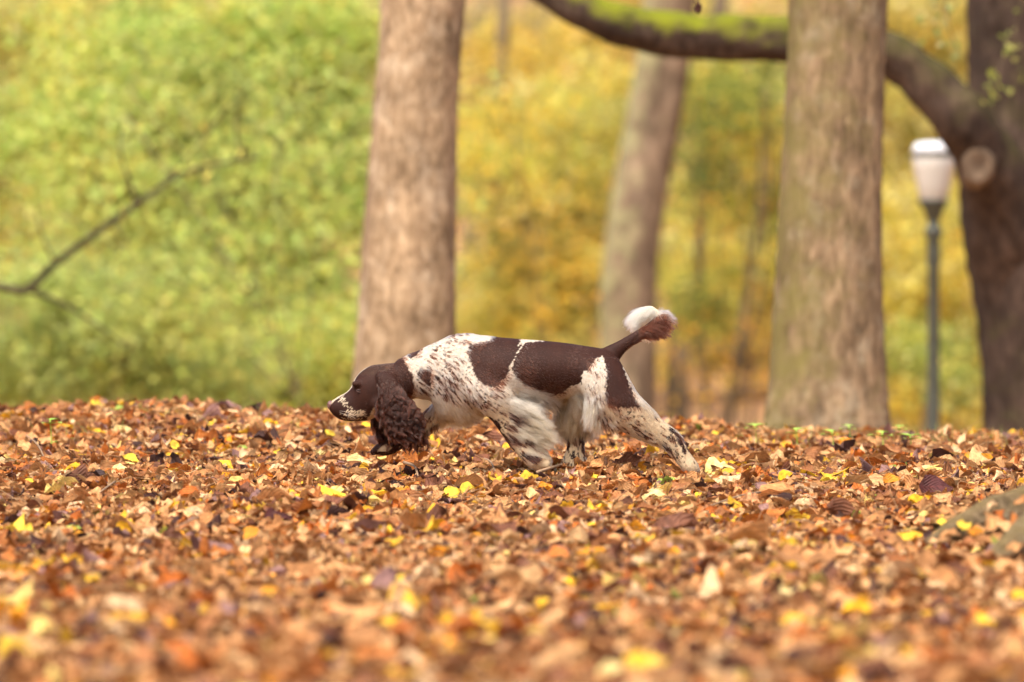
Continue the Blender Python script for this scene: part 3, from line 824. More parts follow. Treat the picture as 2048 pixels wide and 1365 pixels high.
R2 = [(2420, 940, 150, 14.2), (2240, 1022, 86, 13.6), (2120, 1062, 56, 13.3), (2060, 1082, 45, 13.15), (2005, 1106, 34, 13.0), (1965, 1130, 20, 12.9), (1930, 1155, 6, 12.8)]
link("root", mesh_from("root", *root_tube(R1, 3)), M_ROOT, mroot)
link("root", mesh_from("root", *root_tube(R2, 4)), M_ROOT, mroot)
for (px, py, d, c, sz, tl) in [(2000, 1030, 13.72, RUST, .06, .5), (1985, 1045, 13.5, PAL[0], .07, .7), (2010, 1052, 13.4, PAL[2], .06, .6), (1960, 1058, 13.5, PAL[13], .06, .6), (1930, 1050, 13.7, YEL, .045, .4), (1950, 1062, 13.4, ORG, .06, .3),
                               (2035, 1046, 13.35, PAL[4], .07, .6), (1975, 1075, 13.1, PAL[1], .07, .4), (2000, 1085, 12.95, LIME, .05, 1.0), (1940, 1085, 13.2, PAL[3], .06, .5), (1900, 1070, 13.5, PAL[0], .06, .5), (1880, 1082, 13.5, PAL[2], .06, .4),
                               (2045, 1000, 13.72, PAL[1], .06, .6), (2030, 1100, 12.9, PAL[0], .07, .6), (1920, 1110, 12.9, PAL[2], .07, .4), (1960, 1128, 12.7, PAL[4], .07, .5), (2010, 1130, 12.6, PAL[0], .08, .4), (2040, 1136, 12.6, PAL[2], .08, .4), (1985, 1012, 13.8, PAL[13], .05, .4)]:
    p = at(px, py, d)
    leaf_part((p.x, p.y, p.z), sz, nr.integers(0, len(SHAPES)), nr.uniform(0, 6), tl, nr.uniform(-.5, .5), c)

# ------------------------------------------------------------------ seedlings and twigs near the crest
M_SPROUT = plain_mat("sprout_green", (.40, .62, .10), .5, .3, noise=30)
for (px, py, h, lab) in [(1510, 866, 26, "bright green seedling on the crest left of the mossy trunk's base"), (1592, 872, 22, "pale green seedling before the left foot of the mossy trunk"),
                         (1664, 878, 26, "pale broad leaved seedling before the middle of the mossy trunk"), (1698, 880, 18, "short green seedling before the right half of the mossy trunk"),
                         (1764, 890, 24, "green seedling by the right edge of the mossy trunk"), (1798, 894, 40, "tallest pale seedling between mossy trunk and lamp post"),
                         (1820, 890, 26, "twin leaved seedling left of the lamp post"), (100, 860, 34, "lone green seedling on the crest at the left")]:
    d = 18.0 + .0131 * ((px * 7) % 100)
    p = at(px, py, d)
    z0 = gz(p.x, p.y)
    s = d / PXF
    sd = empty("seedling", (p.x, p.y, z0), lab, "seedling", "green seedlings on the leafy crest")
    topz = max(p.z + h * s * .6, z0 + .085)
    r = np.random.default_rng(px)
    v, f = tube([(p.x, p.y, z0 - .01), (p.x + .004, p.y, (z0 + topz) / 2), (p.x, p.y, topz)], [.0022, .0018, .0012], 6, 4)
    link("stem", mesh_from("stem", v, f), M_SPROUT, sd)
    for q in range(4):
        a = q * 1.6 + r.random()
        Lr = r.uniform(.018, .042)
        c = Vector((p.x, p.y, topz - .012 * (q // 2)))
        dv = Vector((math.cos(a), math.sin(a), .35)).normalized(); sd_v = Vector((-math.sin(a), math.cos(a), 0))
        pts = []
        for t, w in ((0, .05), (.3, .42), (.6, .5), (.85, .3), (1, .04)):
            cc_ = c + dv * Lr * t * 1.3 - Vector((0, 0, .35 * Lr * t * t))
            pts += [cc_ + sd_v * w * Lr, cc_ + Vector((0, 0, -.1 * Lr)), cc_ - sd_v * w * Lr]
        ff = [(3 * i + j, 3 * i + 3 + j, 3 * i + 4 + j, 3 * i + 1 + j) for i in range(4) for j in range(2)]
        link("leaf", mesh_from("leaf", [tuple(q_) for q_ in pts], ff), M_SPROUT, sd)
# sparse grass on the crest
r = np.random.default_rng(12)
n = 420
px_ = np.concatenate([r.uniform(1480, 2048, 300), r.uniform(0, 620, 120)])
dg_ = r.uniform(18.6, 20.3, n)
gxs = (px_ - 1024) * dg_ / PXF; gys = dg_ - FOCUS
V, F = [], []
for i in range(n):
    z0 = gz(gxs[i], gys[i]); h = r.uniform(.04, .10); a = r.random() * 6.28; le = r.normal() * .03
    for t, w in ((0, .0018), (.5, .0014), (1, .0002)):
        ox = le * t * t; V += [(gxs[i] + ox - w * math.cos(a), gys[i] - w * math.sin(a), z0 + h * t), (gxs[i] + ox + w * math.cos(a), gys[i] + w * math.sin(a), z0 + h * t)]
    k = 6 * i; F += [(k, k + 1, k + 3, k + 2), (k + 2, k + 3, k + 5, k + 4)]
tag(link("grass", mesh_from("grass", V, F), plain_mat("grass_blade", (.22, .24, .07), .6)), "thin sparse grass blades on the leafy crest", "grass", kind="stuff")
M_TWIG = plain_mat("twig_wood", (.30, .20, .12), .8, .2, noise=60)
for (a, b2, w, lab) in [((48, 868), (92, 925), 3, "thin dark curved twig poking from the leaves at the far left"), ((200, 985), (262, 940), 3, "fallen twig beside the pale cream leaf"),
                        ((808, 925), (836, 952), 5, "short tan stick below the dog's long ear"), ((960, 915), (990, 945), 4, "slim pale stick before the dog's front leg"),
                        ((1075, 945), (1160, 925), 6, "brown stick lying across by the dog's paws"), ((420, 1030), (350, 1055), 4, "thin stick at the left beyond the golden leaf"),
                        ((1520, 985), (1420, 1012), 4, "long pale stick on leaves right of the dog")]:
    p, d = on_ground(*a, .05); q, d2 = on_ground(*b2, .05)
    v, f = tube([p, p.lerp(q, .5) + Vector((.01, 0, .008)), q], [w * .6 * d / PXF, w * .5 * d / PXF, w * .3 * d / PXF], 8, 5, .12, int(a[0]))
    tag(link("twig", mesh_from("twig", v, f), M_TWIG), lab, "twig", "fallen twigs on the leaves")
# dead curled leaf hanging at the top edge
ctr = at(1396, 6, 20.0)
hl = empty("hanging_leaf", ctr, "shrivelled brown leaf dangling at the top edge above the limb", "dead leaf")
v, f = tube([ctr + Vector((.01, 0, .5)), ctr + Vector((.004, 0, .2)), ctr], [.0015, .0012, .001], 6, 4)
link("stalk", mesh_from("stalk", v, f), M_TWIG, hl)
for q in range(3):
    o = bpy.data.objects.new("blade", LEAF_ME[q * 7 + 4]); COL.objects.link(o); o.parent = hl
    o.scale = (.045,) * 3; o.rotation_euler = (1.2 * q, 1.35, q * 2.1); o.location = (.006 * (q - 1), 0, -.012 - .004 * q); o.color = (.10, .04, .03, 1)

#DOG_BEGIN
# ------------------------------------------------------------------ the dog
PS = FOCUS / PXF                       # metres per photograph pixel in the dog's plane
def dpx(px, py, y=0.0): return np.array([(px - 1024) * PS, y, CAM_H - (py - 682.5) * PS])

def loft(stations, sub=5, ns=28, sq=1.0):
    """stations: (ax, ay, bx, by, half depth, depth centre) in pixels: each ring spans A-B in the side view"""
    a = catmull(np.array(stations, float), sub)
    th = np.linspace(0, 2 * np.pi, ns, endpoint=False)
    V = []
    for (ax, ay, bx, by, w, yc) in a:
        A = dpx(ax, ay); B = dpx(bx, by)
        c = (A + B) / 2; h = (A - B) / 2
        cs, sn = np.cos(th), np.sin(th)
        ex = np.sign(cs) * np.abs(cs) ** sq; ey = np.sign(sn) * np.abs(sn) ** sq
        V.append(c + ex[:, None] * h + ey[:, None] * np.array([0, w * PS, 0]) + np.array([0, yc * PS, 0]))
    return np.vstack(V), ring_faces(len(a), ns)

def ball(px, py, yc, rx, ry, rz):
    bm = bmesh.new()
    bmesh.ops.create_uvsphere(bm, u_segments=14, v_segments=10, radius=1)
    v = np.array([tuple(q.co) for q in bm.verts]) * np.array([rx, ry, rz]) * PS + dpx(px, py, yc * PS)
    f = [tuple(q.index for q in fc.verts) for fc in bm.faces]
    bm.free()
    return v, f

torso = [(792, 722, 816, 796, 34, 0), (812, 712, 834, 797, 39, 0), (842, 699, 858, 800, 44, 0), (878, 682, 872, 816, 52, 0), (905, 671, 893, 832, 60, 0), (932, 668, 925, 840, 66, 0),
         (962, 671, 965, 832, 69, 0), (1002, 675, 1010, 818, 71, 0), (1050, 679, 1060, 806, 70, 0), (1090, 682, 1100, 798, 67, 0), (1130, 686, 1140, 797, 63, 0),
         (1170, 692, 1178, 800, 60, 0), (1206, 698, 1216, 796, 52, 0), (1228, 708, 1238, 772, 40, 0), (1243, 728, 1246, 752, 18, 0)]
head = [(657, 808, 657, 818, 5, 0), (661, 804, 661, 824, 10, 0), (668, 799, 668, 832, 16, 0), (679, 792, 681, 840, 20, 0), (691, 786, 699, 843, 23, 0), (702, 775, 719, 843, 26, 0),
        (709, 759, 737, 841, 33, 0), (721, 744, 755, 833, 40, 0), (739, 733, 775, 823, 43, 0), (761, 729, 795, 811, 42, 0), (785, 727, 813, 801, 37, 0), (805, 725, 828, 797, 30, 0)]
thigh = [(1135, 712, 1236, 716, 26, -28), (1146, 745, 1254, 748, 33, -38), (1160, 780, 1272, 782, 35, -43), (1178, 812, 1291, 804, 33, -46), (1205, 844, 1302, 815, 27, -46), (1242, 862, 1321, 837, 21, -45),
         (1282, 878, 1339, 850, 17, -44), (1318, 894, 1355, 864, 14, -44), (1338, 909, 1369, 886, 13, -44), (1352, 925, 1381, 908, 13, -45), (1362, 938, 1394, 926, 15, -46), (1372, 948, 1398, 940, 12, -46)]
hind = [(1125, 735, 1228, 742, 28, 32), (1112, 780, 1214, 790, 30, 40), (1110, 818, 1194, 828, 24, 44), (1120, 852, 1174, 860, 17, 46), (1134, 882, 1170, 884, 14, 47), (1132, 904, 1170, 906, 14, 47),
        (1123, 922, 1174, 922, 17, 47), (1117, 936, 1174, 938, 18, 46), (1120, 946, 1168, 948, 12, 46)]
fore = [(905, 742, 1008, 742, 24, -46), (928, 785, 1026, 782, 28, -54), (958, 818, 1036, 806, 25, -54), (984, 842, 1040, 828, 20, -52), (1003, 868, 1048, 852, 17, -50), (1021, 893, 1060, 877, 15, -49),
        (1037, 912, 1074, 896, 15, -49), (1052, 927, 1092, 906, 17, -50), (1068, 937, 1102, 917, 15, -50), (1080, 942, 1102, 928, 9, -50)]
reach = [(915, 760, 965, 825, 24, 38), (884, 790, 915, 842, 24, 46), (857, 815, 880, 853, 18, 50), (832, 838, 852, 870, 14, 52), (806, 858, 824, 886, 13, 53), (784, 874, 802, 900, 13, 54),
         (762, 884, 780, 911, 16, 54), (749, 892, 760, 912, 14, 54), (744, 899, 749, 908, 7, 54)]
ear_n = [(757, 742, 786, 744, 9, -36), (753, 752, 794, 756, 10, -43), (757, 772, 803, 773, 9, -49), (760, 795, 813, 790, 9, -52), (765, 817, 826, 808, 9, -54), (771, 840, 836, 828, 9, -55), (779, 860, 838, 848, 8, -55), (790, 874, 828, 868, 5, -54)]
ear_f = [(757, 742, 786, 744, 9, 36), (752, 756, 794, 760, 10, 43), (750, 785, 794, 785, 9, 50), (748, 815, 792, 812, 9, 52), (748, 840, 792, 838, 9, 52), (752, 862, 790, 858, 8, 52), (760, 876, 782, 874, 5, 52)]
tail = [(1206, 696, 1238, 722, 13, 0), (1238, 681, 1253, 702, 9.5, 0), (1261, 668, 1273, 686, 8, 0), (1282, 656, 1292, 669, 7, 0), (1299, 643, 1309, 654, 6.5, 2), (1311, 631, 1321, 639, 6, 6), (1313, 619, 1322, 623, 6, 11),
        (1304, 612, 1306, 621, 6, 15), (1289, 613, 1292, 622, 6, 18), (1277, 622, 1283, 629, 5.5, 20), (1270, 635, 1277, 639, 4.5, 21), (1267, 645, 1271, 647, 3, 21)]
blobs = [loft(torso, 5, 36), loft(head, 5, 32, .92), loft(thigh), loft(hind), loft(fore), loft(reach), loft(ear_n, 4, 24, .8), loft(ear_f, 4, 24, .8), loft(tail, 4, 18)]
for s_ in (-1, 1):
    blobs.append(ball(716, 768, 28 * s_, 13, 9, 7))           # brow
    blobs.append(ball(706, 826, 16 * s_, 22, 11, 15))         # lips
    blobs.append(ball(762, 806, 34 * s_, 22, 12, 18))         # cheek
for (px, py, yc) in [(1122, 938, 36), (1118, 939, 44), (1120, 939, 52), (1128, 938, 60), (1092, 928, -60), (1096, 930, -52), (1094, 930, -44), (1386, 936, -54), (1390, 938, -47), (1386, 938, -40),
                     (752, 903, 45), (747, 905, 52), (750, 904, 60)]:
    blobs.append(ball(px, py, yc, 9, 5.5, 8))                 # toes
v, f = merge(blobs)
dog = empty("dog", tuple(dpx(1000, 935)), "liver and white spaniel stalking low over the leaves, nose down and tail up", "dog")
raw = mesh_from("raw", v, f)
tmp = bpy.data.objects.new("raw", raw); COL.objects.link(tmp)
md = tmp.modifiers.new("r", 'REMESH'); md.mode = 'VOXEL'; md.voxel_size = .0042; md.use_smooth_shade = True
ms_ = tmp.modifiers.new("s", 'SMOOTH'); ms_.factor = .5; ms_.iterations = 7
dg = bpy.context.evaluated_depsgraph_get()
body_me = bpy.data.meshes.new_from_object(tmp.evaluated_get(dg))
body_me.name = "body"
bpy.data.objects.remove(tmp)
body_me.polygons.foreach_set("use_smooth", np.ones(len(body_me.polygons), dtype=bool))
nv = len(body_me.vertices)
BV = np.zeros(nv * 3); body_me.vertices.foreach_get("co", BV); BV = BV.reshape(-1, 3)
BN = np.zeros(nv * 3); body_me.vertices.foreach_get("normal", BN); BN = BN.reshape(-1, 3)

def to_px(P):
    return P[:, 0] / PS + 1024, 682.5 - (P[:, 2] - CAM_H) / PS, P[:, 1] / PS

def in_poly(x, y, poly):
    c = np.zeros(len(x), bool)
    p = np.array(poly, float)
    j = len(p) - 1
    for i in range(len(p)):
        xi, yi, xj, yj = *p[i], *p[j]
        if yi != yj:
            c ^= ((yi > y) != (yj > y)) & (x < (xj - xi) * (y - yi) / (yj - yi) + xi)
        j = i
    return c

def Z(pts): return [(620 + a / 2.56, 580 + b / 2.56) for a, b in pts]
def Hz(pts): return [(640 + a / 5.46, 680 + b / 5.46) for a, b in pts]
P_SADDLE = Z([(935, 180), (1000, 180), (1095, 180), (1085, 250), (1062, 290), (1038, 325), (1026, 380), (1018, 430), (985, 462), (962, 492), (925, 496), (880, 478), (845, 440), (825, 380), (808, 320), (815, 280), (870, 270), (925, 262)])
P_MAIN = Z([(1195, 180), (1300, 180), (1400, 180), (1510, 180), (1530, 300), (1500, 338), (1462, 350), (1432, 392), (1395, 430), (1385, 475), (1325, 498), (1290, 528), (1242, 545), (1200, 530), (1150, 508), (1100, 488), (1060, 460), (1040, 420), (1030, 380), (1026, 330), (1056, 288), (1105, 270), (1195, 262)])
P_RUMP = Z([(1480, 180), (1600, 180), (1640, 330), (1600, 400), (1612, 430), (1640, 500), (1660, 560), (1690, 600), (1640, 603), (1570, 600), (1505, 572), (1512, 500), (1516, 430), (1512, 380), (1492, 330)])
P_TAIL = [(1200, 690), (1240, 670), (1265, 655), (1290, 640), (1300, 632), (1320, 632), (1334, 645), (1320, 690), (1260, 725), (1225, 730)]
P_NECK = [(776, 700), (797, 712), (806, 716), (816, 735), (827, 752), (829, 775), (824, 795), (812, 815), (770, 830), (740, 800)]
P_NAPE = Z([(492, 290), (560, 280), (566, 306), (548, 336), (515, 354), (494, 338)])
P_SHIN = [(975, 832), (990, 838), (1003, 862), (1018, 885), (1032, 903), (1024, 906), (1008, 886), (992, 862)]
drng = np.random.default_rng(17)
TICKS = []
def tick_area(poly, n, r0, r1, dx, dy):
    p = np.array(poly); k = 0
    while k < n:
        x, y = drng.uniform(p[:, 0].min(), p[:, 0].max()), drng.uniform(p[:, 1].min(), p[:, 1].max())
        if in_poly(np.array([x]), np.array([y]), poly)[0]:
            TICKS.append((x, y, drng.uniform(r0, r1), dx, dy)); k += 1
tick_area([(840, 690), (930, 665), (945, 700), (940, 760), (870, 800), (835, 790), (830, 730)], 125, 0.94, 2.16, .7, .7)
tick_area([(880, 745), (950, 750), (1010, 775), (1000, 822), (930, 812), (880, 790)], 120, 0.94, 2.09, .9, .45)
tick_area([(1010, 780), (1060, 790), (1120, 800), (1100, 815), (1010, 810)], 9, 0.72, 1.44, .9, .3)
tick_area([(1150, 740), (1210, 712), (1212, 790), (1200, 830), (1170, 790)], 45, 0.86, 1.73, .45, .9)
tick_area([(1185, 810), (1300, 825), (1345, 860), (1300, 885), (1220, 860)], 48, 1.01, 2.30, .85, .5)
tick_area([(1320, 868), (1362, 868), (1388, 925), (1362, 932), (1335, 905)], 29, 1.44, 3.17, .6, .8)
tick_area([(985, 820), (1022, 825), (1040, 880), (1085, 915), (1050, 925), (1010, 870)], 32, 1.30, 3.02, .7, .7)
tick_area([(1126, 860), (1178, 860), (1178, 935), (1118, 935)], 32, 1.80, 3.96, .1, 1)
tick_area([(820, 835), (870, 820), (880, 850), (840, 868)], 16, 1.44, 3.24, -.6, .7)
TICKS += [(875, 757, 6, .6, .8), (905, 779, 5, .7, .7), (845, 782, 4, .7, .6), (940, 845, 4, .5, .8), (996, 848, 6, .5, .8), (1010, 874, 5, .5, .8), (1028, 880, 6, .9, .4), (1036, 842, 9, .95, .3), (1050, 864, 8, .95, .35),
          (1046, 878, 8, .9, .4), (1034, 835, 6, .9, .3), (1056, 912, 9, .9, .4), (1070, 916, 7, .9, .4), (1284, 869, 5, .9, .3), (1345, 862, 7, .8, .6), (1356, 880, 7, .5, .85), (1366, 900, 6, .5, .85), (1330, 895, 6, .8, .5),
          (1162, 880, 7, .2, 1), (1136, 893, 6, 0, 1), (1148, 912, 6, .1, 1), (1168, 900, 5, 0, 1)]
TK = np.array(TICKS)
LIVER = np.array([.056, .0160, .0078])
LIVER2 = np.array([.085, .0250, .0115])
WHITE = np.array([.43, .40, .34])
CREAM = np.array([.43, .335, .205])  # cream of the feathering, deepened to hold warm bounce off the leaves

def fbm(x, y, s, seed):
    r = np.random.default_rng(seed); o = 0
    for k in range(7):
        a = r.random() * 6.28; f = s * (1 + k * .6)
        o = o + np.sin((x * math.cos(a) + y * math.sin(a)) * f + r.random() * 6.28) / (1 + .35 * k)
    return o / 3

def coat(P, edge):
    """liver or white at each point of the coat; edge: jitter of the boundaries in pixels"""
    px, py, yy = to_px(P)
    n = len(px)
    jx = drng.normal(size=n) * edge + 2.2 * fbm(px, py, .4, 3); jy = drng.normal(size=n) * edge + 2.2 * fbm(px, py, .4, 4)
    x, y = px + jx, py + jy
    dark = in_poly(x, y, P_SADDLE) | in_poly(x, y, P_MAIN) | in_poly(x, y, P_RUMP) | in_poly(x, y, P_NAPE)
    dark |= in_poly(x, y, P_TAIL) & (np.abs(yy) < 13)
    dark |= in_poly(x, y, P_SHIN) & (yy < 0)
    dark |= in_poly(x, y, P_NECK)
    headz = (x < 800) & (x + .55 * (y - 720) < 800)
    dark |= headz
    ear = (x > 738) & (x < 862) & (y > 738) & (y < 890) & (np.abs(yy) > 41)
    dark |= ear & (np.abs(yy) < 70)
    # hairline of white between the two saddle patches
    lx = 1026 + np.clip((y - 710) * -.35, -3, 34)
    dark &= ~((np.abs(x - (1020 + np.interp(y, [690, 700, 715, 740, 760], [26, 18, 8, 4, 2]))) < np.interp(y, [690, 720, 745, 755], [2.4, 1.3, .5, 0])) & (y > 686) & (y < 757))
    # ticks
    tk = np.zeros(n, bool)
    for (tx, ty, tr, ux, uy) in TK:
        a = (px - tx) * ux + (py - ty) * uy; b = -(px - tx) * uy + (py - ty) * ux
        tk |= (a / (tr * 1.7)) ** 2 + (b / (tr * .6)) ** 2 < 1 + .5 * fbm(px, py, 1.1, 9)
    dark |= tk & (x > 808) & ~ear
    reachpaw = (x < 835) & (y > 850) & (yy > 40) & (x > 735)
    dark |= reachpaw & ~((np.hypot(px - 782, py - 874) < 5) | (fbm(px, py, .6, 8) > .75))
    # white blaze and mottled muzzle
    blaze = headz & (np.abs(yy + jx * .4) < np.interp(x, [655, 690, 710, 730, 742], [11, 9, 10, 8, 0])) & (y < np.interp(x, [655, 700, 740], [812, 790, 752])) & (x < 740) & (x > 662)
    mm = .8 * fbm(px, py, .8, 12) + 1.5 * fbm(px, py, 2.1, 13)
    s1 = np.maximum(0, 1 - np.hypot((x - 693) / 20, (y - 808 - (x - 693) * .95) / 11))      # band from nose bridge down the cheek
    s2 = np.maximum(0, 1 - np.hypot((x - 708) / 30, (y - 831) / 13))
    s3 = np.maximum(0, 1 - np.hypot((x - 724) / 14, (y - 828) / 9))
    s4 = np.maximum(0, 1 - np.hypot((x - 684) / 9, (y - 798) / 8))
    mot = headz & ~ear & (mm + 1.0 * s1 + 1.15 * s2 + 1.6 * s3 + 1.2 * s4 > .92) & (x < 742) & (s1 + s2 + s3 + s4 > .06)
    dark &= ~(blaze | mot)
    lips = headz & (y > np.interp(x, [660, 672, 700, 735, 760], [824, 838, 842.5, 841, 836])) & (x < 742)
    dark |= lips
    cream = np.clip((py - 770) / 60, 0, 1)[:, None] * .8  # warm bounce from below painted into the white fur, growing downwards
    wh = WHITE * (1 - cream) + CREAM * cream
    belly_bounce = (np.clip(1 - np.hypot((px - 1150) / 95, (py - 822) / 48), 0, 1) * 1.6).clip(0, 1)[:, None] * (yy > -34)[:, None]  # darker tan leaf bounce put into the belly hair colour
    wh = wh * (1 - belly_bounce) + np.array([.33, .235, .13]) * belly_bounce
    tan = np.clip((px - 1322) / 22, 0, 1)[:, None] * ((py < 700) & (px > 1300))[:, None]
    lv = LIVER * (1 - .5 * (fbm(px, py, .06, 5)[:, None] + .5).clip(0, 1)) + LIVER2 * .5 * (fbm(px, py, .06, 5)[:, None] + .5).clip(0, 1)
    crown_ = (headz & ~ear & (y < 750) & (x < 778))[:, None]
    lv = np.where(crown_, lv * .4 + .6 * np.array([.085, .038, .018]), lv)
    lv = lv * (1 - tan) + np.array([.22, .11, .06]) * tan
    lv = np.where((tk & (x > 808) & ~ear)[:, None], lv * .55, lv)
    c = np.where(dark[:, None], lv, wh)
    plume = (px > 1255) & (px < 1332) & (py < 668) & (yy > 8)
    c = np.where(plume[:, None], np.array([.56, .50, .37]), c)
    lip_c = (headz & lips & (fbm(px, py, .8, 2) > -.2))[:, None]
    c = np.where(lip_c, np.array([.060, .026, .022]), c)
    return c, dark, ear

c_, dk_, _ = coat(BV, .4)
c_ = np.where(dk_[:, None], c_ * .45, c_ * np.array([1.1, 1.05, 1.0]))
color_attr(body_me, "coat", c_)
M_SKIN, nt, b = new_mat("coat_undercoat")
a_ = N(nt, "ShaderNodeAttribute"); a_.attribute_name = "coat"
nn = N(nt, "ShaderNodeTexNoise", Scale=120.0, Detail=4.0)
g_ = N(nt, "ShaderNodeNewGeometry"); nt.links.new(g_.outputs["Position"], nn.inputs["Vector"])
nt.links.new(mixc(nt, 1.0, a_.outputs["Color"], ramp(nt, nn.outputs["Fac"], [(.3, (.75, .72, .68)), (.7, (1.05, 1.05, 1.05))]), 'MULTIPLY'), b.inputs["Base Color"])
b.inputs["Roughness"].default_value = .7; b.inputs["Specular IOR Level"].default_value = .2
link("body", body_me, M_SKIN, dog)

